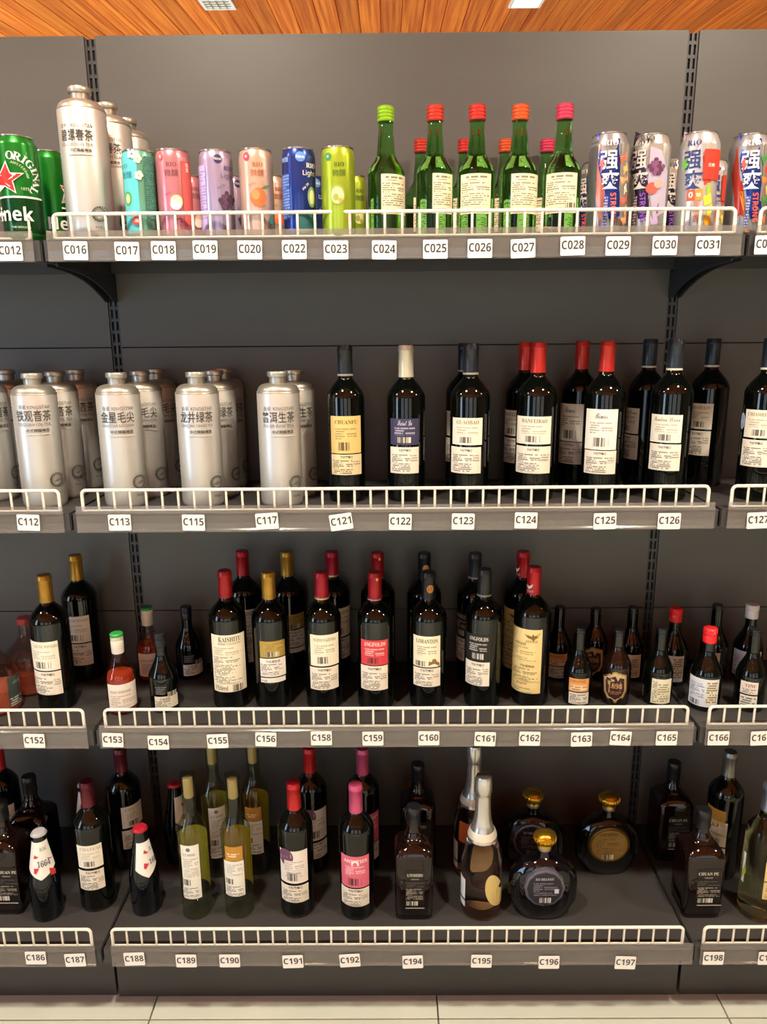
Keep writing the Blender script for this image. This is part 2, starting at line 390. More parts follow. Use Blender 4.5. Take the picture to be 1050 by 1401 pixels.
# walls with window openings
def wall_with_openings(name, axis, pos, lo, hi, top, holes, thick):
    """wall in the plane axis=pos; holes (a0, a1, z0, z1)"""
    m = MB(); cuts = sorted({lo, hi, *[h[0] for h in holes], *[h[1] for h in holes]})
    def bx(a0, a1, z0, z1):
        if a1 - a0 < 1e-4 or z1 - z0 < 1e-4: return
        if axis == 'y': m.box((a0, pos - thick if thick > 0 else pos, z0), (a1, pos if thick > 0 else pos - thick, z1), M_WALL)
        else: m.box((pos - thick if thick > 0 else pos, a0, z0), (pos if thick > 0 else pos - thick, a1, z1), M_WALL)
    for a0, a1 in zip(cuts, cuts[1:]):
        hs = [h for h in holes if h[0] <= a0 and h[1] >= a1]
        if hs: bx(a0, a1, 0, hs[0][2]); bx(a0, a1, hs[0][3], top)
        else: bx(a0, a1, 0, top)
    return struct(name, m)
HB = [(x - .85, x + .85, .3, 2.3) for x in (-2.2, 0, 2.2)]; HL = [(-3.15, -2.05, .3, 2.4), (1.1, 4.1, .45, 2.55)]
wall_with_openings('wall_front', 'y', RY0, RX0 - .1, RX1 + .1, RZ + .02, HB, .1)
wall_with_openings('wall_left', 'x', RX0, RY0, RY1, 3.5, HL, .1)
wall_with_openings('wall_right', 'x', RX1, RY0, RY1, 3.5, [], -.1)
wall_with_openings('wall_back', 'y', RY1, RX0 - .1, RX1 + .1, 3.5, [], -.1)
M_FRAME = mat('window_frame_dark', '#3a2f28', .4)
M_PANE = mat('window_pane', '#ffffff', .0, alpha=.12)
def window(n, axis, pos, a0, a1, z0, z1):
    def bx(m, p, q, r, s, mt, t=.03):
        if axis == 'y': m.box((p, pos - .05 - t/2, r), (q, pos - .05 + t/2, s), mt)
        else: m.box((pos - .05 - t/2, p, r), (pos - .05 + t/2, q, s), mt)
    m = MB(); w = .05
    bx(m, a0, a0 + w, z0, z1, M_FRAME); bx(m, a1 - w, a1, z0, z1, M_FRAME); bx(m, a0, a1, z0, z0 + w, M_FRAME); bx(m, a0, a1, z1 - w, z1, M_FRAME)
    k = int(round((a1 - a0)/.9))
    for i in range(1, k): c = a0 + (a1 - a0)*i/k; bx(m, c - w/2, c + w/2, z0, z1, M_FRAME)
    root = struct('window_%d' % n, m)
    for i in range(k):
        p = MB(); bx(p, a0 + (a1 - a0)*i/k + .02, a0 + (a1 - a0)*(i + 1)/k - .02, z0 + .03, z1 - .03, M_PANE, .006); p.obj('pane', root)
for i, h in enumerate(HB): window(i + 1, 'y', RY0, *h)
window(4, 'x', RX0, *HL[0]); window(5, 'x', RX0, *HL[1])
# recessed square ceiling lamps
M_LAMPF = mat('lamp_frame', '#efece4', .4); M_LAMPE = mat('lamp_diffuser', '#fff3d8', .4, emit='#ffd9a0', estr=30)
M_LAMPO = mat('lamp_reflector_faint_glow', '#e9e6d2', .3, emit='#fff2cf', estr=.35); M_GRID = mat('lamp_grid', '#9a937c', .4)  # faint glow put into the reflector of the unlit lamp
def ceiling_lamp(x, y, lit, label, s=.075, power=LAMP_POWER, spread=150):
    z = ceil_z(y); o = thing('ceiling_lamp', (x, y, z), label, 'ceiling lamp', 'recessed square lamps in the wooden ceiling')
    if y > -2: o.rotation_euler = (slope, 0, 0)
    m = MB(); w = .014
    for a, b in (((-s, -s), (s, -s + w)), ((-s, s - w), (s, s)), ((-s, -s + w), (-s + w, s - w)), ((s - w, -s + w), (s, s - w))):
        m.box((a[0], a[1], -.008), (b[0], b[1], .004), M_LAMPF)
    m.obj('frame', o)
    m = MB(); m.box((-s + w, -s + w, -.003), (s - w, s - w, .002), M_LAMPE if lit else M_LAMPO); d = m.obj('diffuser', o)
    if not lit:
        m = MB()
        for k in (-.5, 0, .5): m.box((k*(s - w)*1.1 - .003, -s + w, -.006), (k*(s - w)*1.1 + .003, s - w, -.003), M_GRID); m.box((-s + w, k*(s - w)*1.1 - .003, -.006), (s - w, k*(s - w)*1.1 + .003, -.003), M_GRID)
        m.obj('grid', d)
    else:
        l = bpy.data.lights.new('lamp_light', 'AREA'); l.size = 2*(s - w); l.energy = power; l.color = (1, .90, .73); l.spread = math.radians(spread)
        q = bpy.data.objects.new('lamp_light', l); COL.objects.link(q); q.parent = o; q.location = (0, 0, -.012)
ceiling_lamp(-.79, 2.25, False, 'unlit square lamp with a grid, in the boards beyond the shelving')
ceiling_lamp(.655, 2.27, True, 'glowing square lamp in the boards beyond the shelving', power=50)
for x, y in ((2.0, 2.3), (.6, 4.2), (2.0, 4.2), (-.8, 4.2)): ceiling_lamp(x, y, True, 'added unseen lamp deep behind the shelving, brightening the ceiling boards', power=60)  # unseen lamps added so that floor bounce brightens the visible ceiling
for i, (x, y) in enumerate(((-1.9, -1.0), (-.5, -1.0), (.9, -1.0), (2.3, -1.0), (-1.9, -3.3), (-.5, -3.3), (.9, -3.3), (2.3, -3.3))):
    ceiling_lamp(x, y, True, 'glowing square lamp in the ceiling boards over the aisle', power=LAMP_POWER if y > -2 else FAR_POWER, spread=150 if y > -2 else 100)
# ================================================================== the shelving
ZS = [1.540, 1.062, .618, .170]; YF = [-.314, -.314, -.314, -.388]       # shelf tops and front edges
PT = [1.9625, 1.3574, .7513, .1685]
BAYS = (-1.2, 0., 1.2); NAMES = ('beside the green cans and gold capped wine', 'of the middle bay', 'beside the dark screw cap minis')
frame = thing('shelving_frame', (0, 0, 0), 'grey steel shelving back with flat panels between slotted uprights', 'shelving')
for bx in BAYS:
    for a, b in zip(PT, PT[1:]):
        m = MB(); e = .0012; x0, x1 = bx - .5885, bx + .5885
        m.box((x0, 0, b + e), (x1, .014, a - e), M_PANEL); m.obj('back_panel', frame)
m = MB(); m.box((-1.8, .0145, .0), (1.8, .03, 1.955), M_SLOT); m.obj('shade_backing', frame)  # near-black sheet giving the panel gaps their shade
for ux in (-1.8, -.6, .6, 1.8):
    m = MB()
    for a, b in ((-.0112, -.0072), (-.0025, .0025), (.0072, .0112)): m.box((ux + a, .004, .0), (ux + b, .0085, 1.958), M_STEEL)
    for k in range(78): m.box((ux - .0112, .0045, .012 + k*.025), (ux + .0112, .0085, .0185 + k*.025), M_STEEL)
    m.box((ux - .0112, .0085, 0), (ux + .0112, .0145, 1.958), M_SLOT)
    m.obj('upright', frame)
ROWN = ('top', 'second', 'third', 'bottom')
SPAN = (('C012', 'C016 to C031', 'C032'), ('C112', 'C113 to C126', 'C127'), ('C152', 'C153 to C165', 'C166 and C167'), ('C186 and C187', 'C188 to C197', 'C198'))
def shelf_parts(row):
    z, yf = 0, YF[row]; m = MB(); w = .5965
    m.box((-w, yf, z - .004), (w, -.002, z), M_STEEL); m.box((-w, yf, z - .034), (w, yf + .003, z - .004), M_STEEL)
    m.box((-w, yf + .003, z - .034), (w, yf + .02, z - .032), M_STEEL); m.box((-w, -.005, z - .03), (w, -.002, z - .004), M_STEEL)
    for s in (-1, 1): m.box((s*w - .0015, yf + .003, z - .034), (s*w + .0015, -.005, z - .004), M_STEEL)
    b = MB(); n = 14; top = -.0345; L = -yf - .03; P = [(-.001, top), (-.001, -.088)]
    for i in range(n + 1):
        t = i/n; P.append((-.014 - (L - .014)*t, -.088 + (.088 + top - .006)*(1 - (1 - t)**2.6)))
    P.append((-L, top)); k = len(P)
    V = [(x, y, zz) for x in (-.0018, .0018) for y, zz in P]
    b.add(V, [tuple(range(k)), tuple(range(2*k - 1, k - 1, -1))] + [(i, i + k, (i + 1) % k + k, (i + 1) % k) for i in range(k)], M_BRACK)
    return m.mesh('board'), b.mesh('bracket')
M_BRACK = mat('bracket_steel', '#2c2d33', .5)
def strip_mesh(w):
    """clear ticket strip: a C-shaped extrusion hooked on the shelf lip, flange standing above the shelf top"""
    P = [(-.0045, .014), (-.0052, .014), (-.0060, .0035), (-.0085, .0015), (-.0085, -.0005), (-.0066, -.003), (-.0072, -.018), (-.0066, -.029), (-.0088, -.0315), (-.0088, -.0345), (-.0062, -.036), (-.0050, -.034), (-.0056, -.018), (-.0052, -.002)]
    m = MB(); k = len(P); V = [(x, y, z) for x in (-w, w) for y, z in P]
    m.add(V, [tuple(range(k)), tuple(range(2*k - 1, k - 1, -1))] + [(i, i + k, (i + 1) % k + k, (i + 1) % k) for i in range(k)], M_STRIP)
    return m.mesh('ticket_strip')
def fence_meshes():
    w, h, r = .5785, .0425, .0085; pts = [(-w, 0, .004), (-w, 0, h - r)]
    for i in range(1, 7): a = math.pi - i*math.pi/12; pts.append((-w + r + r*math.cos(a), 0, h - r + r*math.sin(a)))
    pts += [(-x, y, z) for x, y, z in pts[::-1]]
    m = MB(); m.tube(pts, .0031, M_WIRE, 10); q = MB(); q.tube([(0, 0, .003), (0, 0, h - .001)], .0022, M_WIRE, 8)
    b = MB(); b.tube([(-w, 0, .004), (w, 0, .004)], .0021, M_WIRE, 8)
    return m.mesh('top_rail'), q.mesh('rod'), b.mesh('bottom_rail')
smesh = strip_mesh(.588); fr, fq, fb = fence_meshes()
for row in range(4):
    bm_, br_ = shelf_parts(row)
    for j, bx in enumerate(BAYS):
        where = 'of price tags ' + SPAN[row][j] if (' ' in SPAN[row][j]) else 'of price tag ' + SPAN[row][j]
        sh = thing('shelf', (bx, 0, ZS[row]), 'dark grey steel shelf carrying the bottles or cans ' + where, 'shelf', 'steel shelves')
        link_obj('board', bm_, sh)
        if row == 3:
            m = MB(); yk = (-.335, -.3385, -.338)[j]; m.box((-.5965, yk, .001 - ZS[3]), (.5965, yk + .003, -.0345), M_STEEL); m.obj('kick_panel', sh)
            for k in (-.55, 0, .55): m = MB(); m.box((k - .02, -.30, .001 - ZS[3]), (k + .02, -.02, -.0045), M_STEEL); m.obj('base_leg', sh)
        for s in (-1, 1):
            if row < 3: link_obj('bracket', br_, sh, (s*.5905, 0, 0))
        dx = .009 if row == 3 and j == 1 else 0
        st = link_obj('ticket_strip', smesh, None, (bx + dx, YF[row], ZS[row])); tag(st, 'clear plastic ticket strip on the shelf lip ' + where, 'ticket strip', 'clear ticket strips')
        fe = thing('wire_guard', (bx, YF[row] + .006, ZS[row] - .0005), 'cream white wire guard rail along the shelf ' + where, 'wire guard', 'wire guards')
        link_obj('top_rail', fr, fe); link_obj('bottom_rail', fb, fe)
        for k in range(1, 39): link_obj('rod', fq, fe, (-.5785 + 1.157*k/39, 0, 0))
# price tags: centre pixel, code, tilt in degrees
TAGS = [(0, [(14, 344, 'C012', 0), (103.5, 343, 'C016', 1), (174, 344, 'C017', 1), (224, 343, 'C018', 1), (281, 342, 'C019', 1), (342, 342, 'C020', 1), (403, 341.5, 'C022', 0), (460, 342, 'C023', 0), (526, 342, 'C024', 1),
             (596, 341, 'C025', 0), (657, 340, 'C026', 0), (716, 340, 'C027', -2), (784, 336.5, 'C028', -1), (846, 336.5, 'C029', 0), (910, 336, 'C030', 0), (969, 336, 'C031', 0), (1050, 335, 'C032', 0)]),
        (1, [(39, 715, 'C112', 2), (164, 715, 'C113', 0), (265, 715, 'C115', 1), (365.5, 713, 'C117', -3), (467, 714, 'C121', -8), (548, 714, 'C122', 1), (634, 713.5, 'C123', 1), (720, 712, 'C124', 1), (828, 713, 'C125', -1), (916, 713, 'C126', 0), (1038, 712, 'C127', -2)]),
        (2, [(47, 1013.5, 'C152', 1), (154.5, 1012.5, 'C153', 2), (217, 1016, 'C154', 0), (298, 1014, 'C155', -2), (364, 1011.5, 'C156', 2), (440, 1010, 'C158', 0), (510.5, 1010.5, 'C159', 0), (587, 1010, 'C160', 0), (664, 1011, 'C161', 2), (725, 1010.5, 'C162', 1),
             (796, 1011.5, 'C163', -1), (849.5, 1010, 'C164', 3), (912.5, 1010, 'C165', 0), (983.5, 1010, 'C166', 0), (1042, 1010, 'C167', -2)]),
        (3, [(49, 1310.5, 'C186', 0), (103, 1313.5, 'C187', -2), (184, 1312, 'C188', -2), (255, 1314.5, 'C189', 0), (314.5, 1314.5, 'C190', 0), (401, 1315.5, 'C191', -2), (479, 1314, 'C192', -4), (565, 1316, 'C194', -2), (659, 1315, 'C195', 1), (751.5, 1316.5, 'C196', 0),
             (856, 1317, 'C197', 2), (976.5, 1311, 'C198', 0), (1052, 1311, 'C199', 0)])]
tg = MB(); tw, thh = .0208, .0152; N = []
for cx, cz, a0 in ((tw - .002, thh - .002, 0), (-tw + .002, thh - .002, 90), (-tw + .002, -thh + .002, 180), (tw - .002, -thh + .002, 270)):
    for q in (0, 45, 90): a = math.radians(a0 + q); N.append((cx + .002*math.cos(a), cz + .002*math.sin(a)))
tg.loft([[(x, y, z) for x, z in N] for y in (0, -.0007)], M_TAG, smooth=False)
tagmesh = tg.mesh('price_tag')
class Plane0:
    curved = False
    def pt(s, x, z, off): return (x, -off, z)
for row, lst in TAGS:
    y = YF[row] - .0090
    for u, v, code, tilt in lst:
        P = aty(u, v, y); o = link_obj('price_tag', tagmesh, None, (P[0], y, P[2])); o.rotation_euler = (0, math.radians(tilt), 0)
        tag(o, 'white price tag reading %s on the shelf edge' % code, 'price tag', 'price tags on the shelf edges')
        t = MB(); lettering(t, Plane0(), code, 0, .0018, .0142, M_TAGINK, .0010, style='heavy', wmax=.0375); tag(t.obj('print', o), kind='stuff')
# ================================================================== bottles and cans
def front(u, vb, R, z):                       # centre of a bottle whose front foot shows at (u, vb) on the shelf at z
    P = atz(u, vb, z); return P[:2] + R*hdir(P)
def under(u, vt, z, H, rc, sg):               # centre of a bottle of height H whose cap rim shows at (u, vt)
    P = atz(u, vt, z + H); return P[:2] + sg*rc*hdir(P)
def height(u, vt, c, z): return aty(u, vt, c[1])[2] - z
def revolve(foot, straight, shoulder, neck, R, rn, p=1.3, n=12, rise=.004):
    """foot..straight: cylinder; straight..shoulder: curve to the neck radius; up to neck"""
    P = [(R*.72, rise*.3), (R - .007, 0), (R - .002, .0012), (R - .0004, .004), (R, .009), (R, straight)]
    for i in range(1, n + 1):
        t = i/n; P.append((rn + (R - rn)*(1 - t*t)**p, straight + (shoulder - straight)*t))
    P.append((rn, neck)); return P
def slope_prof(straight, shoulder, neck, R, rn, n=12, rn2=None):
    P = [(R*.72, .001), (R - .006, 0), (R - .0015, .0012), (R, .006), (R, straight)]
    for i in range(1, n + 1):
        t = i/n; P.append((rn + (R - rn)*(1 - t*t*(3 - 2*t)), straight + (shoulder - straight)*t))
    P.append((rn2 or rn, neck)); return P
def capsule(root, H, cl, r, m, band=None, top=None):
    c = MB(); c.lathe([(r*1.03, H - cl), (r*1.03, H - cl + .004), (r, H - cl + .006), (r, H - .0125), (r*1.05, H - .0115), (r*1.05, H - .0085), (r*1.005, H - .0075), (r*1.0, H - .002), (r*.9, H)], m)
    o = c.obj('capsule', root)
    if band:
        b = MB(); b.lathe([(r*1.035, H - cl - .0005), (r*1.05, H - cl), (r*1.05, H - cl + .0028), (r*1.035, H - cl + .0033)], band); b.obj('band', o)
    return o
def screw_cap(root, H, cl, r, m, ribs=True, top=None):
    P = [(r*.98, H - cl), (r, H - cl + .001)]
    z = H - .006
    if cl > .018: P += [(r, H - cl*.48 - .001), (r*.95, H - cl*.48), (r*.95, H - cl*.48 + .0008), (r, H - cl*.48 + .0018)]
    if ribs:
        for k in (.012, .0085, .005): P += [(r, H - k), (r*1.04, H - k + .0006), (r*1.04, H - k + .0018), (r, H - k + .0024)]
    P += [(r, H - .0015), (r*.9, H)]
    c = MB(); c.lathe(P, m); o = c.obj('screw_cap', root)
    if top: t = MB(); t.lathe([(r*1.02, H - .006), (r*1.03, H - .001), (r*.9, H + .0008)], top); t.obj('cap_top', o)
    return o
PRE = {}
def wine(key, u, vb, vt, row, capcol, art, label, R=.0385, cl=.057, rc=.0143, glass=None, band=None, capart=(), group=None, metal=.35, high=.66, name='wine_bottle', kind='wine bottle', Y=None, H=None):
    z = ZS[row]; c = front(u, vb, R, z); H = H or height(u, vt, c, z)
    root = thing(name, (c[0], c[1], z), label, kind, group or 'bottles on the %s shelf' % ROWN[row])
    P = revolve(0, H*high, H*(high + .135), H - .004, R, .0137); g = MB(); g.lathe(P, glass or G_DARK); b = g.obj('glass_body', root)
    cp = capsule(root, H, cl, rc, foil(capcol, metal), band)
    artwork(root, Cyl(c, z, P), art, b)
    if capart: artwork(root, Cyl(c, z, [(rc*1.05, 0), (rc*1.05, .4)]), capart, cp)
    PRE[key] = (root, H, R, row); return root
def rear(key, u, vt, label, rz=0, Y=None, rc=.013, dH=0):
    root, H, R, row = PRE[key]; z = ZS[row]
    if Y is None:
        P = atz(u, vt, z + H); c = P[:2] + (1 if row == 0 else -1)*rc*hdir(P)
    else: c = aty(u, vt, Y)[:2]
    return copy_thing(root, (c[0], c[1], z), math.radians(rz), label)
# ------------------------------------------------ top shelf: cans
def can(key, u, vt, art, color, label, H=.146, R=.0288, rt=.0265, big=False, taper=.012, group=None, end=None, dY=0):
    z = ZS[0]; P0 = atz(u, vt, z + H); c = P0[:2] + rt*hdir(P0)
    root = thing('drink_can', (c[0], c[1], z), label, 'can', group or 'slim drink cans on the top shelf')
    P = [(R*.80, .003), (R*.82, 0), (R*.86, .0008), (R*.97, .007), (R, .011), (R, H - taper - .004), (R*.985, H - taper), (rt*1.01, H - .005), (rt*.985, H - .0032)]
    g = MB(); g.lathe(P, color, 44, cap1=False); b = g.obj('can_body', root)
    e = MB(); e.lathe([(rt*.985, H - .0034), (rt*1.03, H - .0026), (rt*1.035, H - .0008), (rt*1.0, H), (rt*.95, H - .0006), (rt*.93, H - .006), (rt*.5, H - .005)], end or M_ALUL, 44, cap0=False); o = e.obj('can_end', root)
    t = MB(); t.lathe([(.007, H - .0052), (.008, H - .0042), (.006, H - .0036)], M_ALUL, 16); q = t.obj('pull_tab', o); q.scale = (1, 1.5, 1)
    artwork(root, Cyl(c, z, P), art, b); PRE[key] = (root, H, R, 0); return root
def rear_can(key, u, vt, label, rz=0, rt=.0265):
    root, H, R, row = PRE[key]; P = atz(u, vt, ZS[0] + H); c = P[:2] + rt*hdir(P); return copy_thing(root, (c[0], c[1], ZS[0]), math.radians(rz), label)
WHT, BLK = ink('#f4efe4'), ink('#26231f')
def star(u, v, r, c, tilt=0):
    return ('P', [(u + (r if k % 2 == 0 else r*.42)*math.sin(math.radians(36*k) + tilt), v - (r if k % 2 == 0 else r*.42)*math.cos(math.radians(36*k) + tilt)) for k in range(10)], c)
GR = printed('#1f8a2b'); DGR = printed('#0f4a1c')
art = [('R', -26, 270, 60, 330, DGR), ('R', -26, 268, 56, 270.5, WHT)]
for k, ch in enumerate('ORIGINAL'):
    a = math.radians(4 + k*15.5); art.append(('T', 10 + 39*math.sin(a)*1.0, 248 - 36*math.cos(a), 11, ch, WHT, {'rot': -a, 'style': 'serif'}))
for k, ch in enumerate('AMSTERDAM'):
    a = math.radians(14 + k*8); art.append(('T', 9 + 29*math.sin(a), 248 - 27*math.cos(a), 3.2, ch, ink('#cfe3b8'), {'rot': -a}))
art += [star(8.5, 245, 25, WHT), star(8.5, 245, 22, ink('#d8261c')), ('T', 34, 259, 3.6, '1873', ink('#cfe3b8')), ('T', 9, 293, 20, 'Heinek', WHT, {'style': 'heavy', 'w': 78}), ('T', 30, 311, 2.6, 'THE ORIGINAL', ink('#cfe3b8'), {'w': 34})]
can('green', 20, 183, art, GR, 'big green can with a white-edged red star beside the silver bottles', H=.168, R=.0331, rt=.0275, group='large cans on the top shelf')
rear_can('green', 66, 204, 'green can half hidden behind the red star can', rz=108, rt=.0275)
def rio(u, w, seal, sealtxt, sealcol, title2, tcol, fruit, panel=None):
    v0 = 201; a = []
    if panel: a.append(('R', *panel))
    a += [('C', u - 13, 214, 5, sealcol, 6), ('T', u - 13, 214, 4, sealtxt, WHT, {'w': 7, 'rot': .1})]
    a += [('T', u + 2, 224.5, 6, 'RIO', tcol, {'style': 'serif', 'w': 17}), ('T', u + 2, 236, 9.5, title2, tcol, {'w': 23})]
    return a + fruit
def leaf(u, v, s, c): return ('P', [(u - s, v + s*.4), (u - s*.2, v - s*.35), (u + s, v - s*.4), (u + s*.3, v + s*.3)], c)
def grapes(u, v, c):
    return [('C', u + dx*4.2, v + dy*4.6, 3.2, c[(i % 2)]) for i, (dx, dy) in enumerate(((0, -2), (-1, -1), (1, -1), (0, -1), (-2, 0), (-.7, 0), (.8, 0), (2, 0), (-1.4, 1), (0, 1), (1.4, 1), (-.6, 2), (.7, 2)))]
PR = ink
can('teal', 189, 203, [('R', 171, 207, 190, 320, PR('#58b8c0')), ('T', 170, 228, 6, 'RIO', PR('#23707a'), {'style': 'serif'}), ('T', 173, 240, 10, '微醺', PR('#23707a')), ('C', 176, 272, 7, PR('#4d9a3c'), 10), ('C', 176, 272, 4, PR('#c5dba0'), 6.5)]
    + [('C', 188 + 3.4*math.cos(k*1.257) + dx, 217 + dy + 3.8*math.sin(k*1.257), 2.6, PR('#f2ead0')) for dx, dy in ((0, 0), (2, 23), (-7, -6)) for k in range(5)] + [('C', 188, 217, 1.4, PR('#e0b050')), ('C', 190, 240, 1.4, PR('#e0b050')),
    ('X', 199, 215, 210, 300, '#3f7a6a', '#1d4a44', 'dense'), ('C', 188, 302, 6, PR('#d0402e')), ('T', 188, 302, 5, '酒', WHT)], printed('#7cc0a0'), 'teal flower-print slim can above price tag C017')
can('pink', 235, 202, rio(232, 46, 1, '新', PR('#c8505e'), '微醺', PR('#7a4a52'), [('C', 242, 276, 8.5, PR('#f2c6a0'), 9.5), ('C', 241, 280, 7.5, PR('#fbeedd'), 7), ('R', 250, 222, 262, 310, PR('#d05a52')), ('T', 255, 230, 6, '微醺', WHT, {'rot': 1.57}), ('O', 246, 303, 4.5, PR('#8a3a78'), 1.2), ('T', 230, 265, 3, '3%VOL', PR('#a04a50'), {'rot': .4})]), printed('#ee97a0'), 'pink slim can with a pale peach drawing above price tag C018')
can('lilac', 294, 203, [('R', 272, 226, 283, 316, PR('#b7a6d6')), ('X', 273, 232, 283, 300, '#b7a6d6', '#6a5a90', 'lines'), ('C', 298, 217, 6.5, PR('#322a55'), 6), ('T', 298, 217, 4, 'New', WHT), ('T', 312, 231, 6, 'RIO', PR('#5a4a78'), {'style': 'serif'}), ('T', 311, 242, 9, 'Light', PR('#5a4a78')), ('T', 303, 255, 3, 'Mix 3%', PR('#5a4a78'), {'rot': .5})] + grapes(310, 274, (PR('#4a2d46'), PR('#5d3a58'))), printed('#c3b2d4'), 'lilac slim can with dark grapes above price tag C019')
can('peach', 349, 201, rio(350, 46, 1, '新', PR('#d23a58'), '微醺', PR('#b0603a'), [('C', 354, 270, 12, PR('#ee6a3c'), 13), ('C', 350, 266, 6, PR('#f58a55'), 7), leaf(363, 256, 6, PR('#5d7a2c')), ('T', 345, 252, 2.8, '3%VOL', PR('#b0603a'), {'rot': .4}), ('C', 371, 303, 4, PR('#3a8a82'), 6)]), printed('#f3cdb6'), 'pale peach slim can with an orange peach above price tag C020')
can('navy', 408, 200, [('C', 411, 214, 7.5, PR('#5a8ac8'), 7), ('T', 411, 214, 4.4, 'New', WHT), ('X', 388, 238, 397, 300, '#2a4a9c', '#8fb0e0', 'lines'), ('T', 390, 219, 7, '微醺', PR('#9ab8e8')), ('T', 425, 227, 6.5, 'RIO', WHT, {'style': 'serif'}), ('T', 423, 238, 9, 'Light', WHT), ('C', 426, 270, 7, PR('#7d9a5c'), 14), ('C', 426, 270, 4, PR('#d5dfa0'), 10), ('T', 418, 255, 3.4, 'Ale 3%', WHT, {'rot': .8}), ('R', 410, 292, 434, 320, PR('#24605e'))], printed('#263f92'), 'dark blue slim can with a pale green fruit above price tag C022')
can('lime', 462, 198, rio(462, 46, 1, '新', PR('#2f8a50'), '微醺', PR('#4c6a1c'), [('C', 462, 266, 11, PR('#9aa846'), 14), ('C', 462, 267, 9, PR('#d8dc98'), 11.5), ('C', 460, 270, 4, PR('#a0a048'), 5), ('C', 466, 274, 3, PR('#b4a040'), 3.6), ('C', 478, 300, 4, PR('#e08a28'), 5)]), printed('#bfd83c'), 'lime yellow slim can with a glass drawing above price tag C023')
for key, u, rz, nm in (('pink', 255, 35, 'coral slim can standing behind the pink one'), ('lilac', 312, 30, 'lilac slim can standing behind the grape one'), ('peach', 369, 30, 'pale peach slim can standing behind the orange peach one'), ('navy', 424, 20, 'dark blue slim can standing behind another dark blue one'), ('lime', 481, 30, 'lime yellow slim can standing behind another lime one')):
    rear_can(key, u, 238, nm, rz)
def strong(u, base, side, fruitcols, fld, tc, word, off=0):
    x = u + off; F1 = printed(fld)
    a = [('R', x + 12, 196, x + 27, 322, printed(side))]
    for k in range(7): a.append(('P', [(x + 13 + (k % 2)*5, 214 + k*14), (x + 21 + (k % 3)*2, 208 + k*14), (x + 24, 221 + k*14), (x + 15 + (k % 2)*3, 226 + k*14)], ink(fruitcols[k % len(fruitcols)])))
    a += [('P', [(x - 16, 182), (x + 13, 190), (x + 12, 296), (x - 2, 300), (x - 15, 228)], F1),
          ('T', x + 2, 195, 7.5, 'RIO', tc[0], {'style': 'serif', 'w': 22}), ('T', x - 1, 219, 26, '强', tc[0], {'bold': .012, 'w': 25}), ('T', x, 246, 25, '爽', tc[0], {'bold': .012, 'w': 25}),
          ('P', [(x - 12, 220), (x - 7, 216), (x - 9, 224), (x - 5, 224), (x - 13, 238), (x - 11, 228), (x - 14, 228)], tc[1]), ('T', x + 4, 284, 8, word, tc[2], {'style': 'heavy', 'rot': -1.5, 'w': 40}), ('X', x - 9, 268, x - 4, 310, fld, '#d8c8b8', 'lines')]
    return a
BG = dict(H=.168, R=.0331, rt=.0272, taper=.018, group='large cans on the top shelf')
can('s29', 835, 179, [('R', 806, 196, 816, 322, printed('#8f8c92')), ('P', [(813, 250), (823, 196), (828, 250), (833, 318), (820, 318)], printed('#d9826a'))] + strong(835, '', '#b9b2a4', ('#e0674a', '#f0b46a', '#e6a070', '#d8d0c0'), '#1f3f9c', (WHT, ink('#ef6f78'), ink('#ee6a55')), 'STRONG', 0), printed('#aeb0b4'), 'large blue and silver can with bold white lettering above price tag C029', **BG)
can('s30', 893, 181, strong(876, '', '#cfc8be', ('#6a3a7a', '#8a4a6a', '#b9a0c8', '#d0674a'), '#33244a', (ink('#cfc9c0'), ink('#9a8ab0'), ink('#8a4fae')), 'STRONG', 0) + [('P', [(891, 200), (905, 206), (912, 235), (908, 290), (893, 300), (887, 250)], ink('#b3a6bb'))] + grapes(898, 228, (ink('#5e2f52'), ink('#7c4a6c'))) + [('C', 892, 258, 8, ink('#c2584a')), ('C', 900, 252, 6, ink('#e0a090')), ('T', 887, 190, 7.5, 'RIO', ink('#4a4650'), {'style': 'serif'})], printed('#c2bdb4'), 'large purple and silver can with grapes above price tag C030', **BG)
can('s31', 960, 178, strong(949, '', '#e8e2d2', ('#cc3a26', '#d8402c', '#d8402c', '#9cb82c', '#ece23c', '#f0d024', '#eba024'), '#e9e9ee', (ink('#2c3d78'), ink('#74c03c'), ink('#e7844a')), 'STRONG', 0) + [('R', 963, 204, 983, 246, ink('#cf3622')), ('T', 973, 226, 5, '无糖', WHT), ('R', 941, 260, 951, 275, ink('#e2552e')), ('R', 952, 259, 961, 274, ink('#ef8f30')), ('T', 946, 267, 8, '0', WHT, {'style': 'heavy'}), ('T', 956, 267, 6, '糖', WHT)], printed('#d8d8da'), 'large white can with a red panel and orange zero mark above price tag C031', **BG)
can('s32', 1029, 181, [('P', [(1002, 240), (1010, 200), (1018, 260), (1024, 318), (1006, 318)], printed('#c23a2c')), ('P', [(1012, 262), (1017, 262), (1026, 318), (1020, 318)], printed('#ef9a2c'))] + strong(1029, '', '#b9b2a4', ('#3f8a3c', '#d8402c', '#e8783a', '#f0b46a'), '#1f3f9c', (WHT, ink('#ef5a58'), ink('#ee5a45')), 'STRONG', 0), printed('#aeb0b4'), 'large blue can with a red side above price tag C032', **BG)
rear_can('s29', 818, 219, 'silver can half hidden behind the blue can of price tag C029', -55, .0272)
rear_can('s30', 922, 217, 'dark can seen between the cans of price tags C030 and C031', 20, .0272)
rear_can('s31', 975, 217, 'orange and silver can standing behind the white can of price tag C031', 25, .0272)
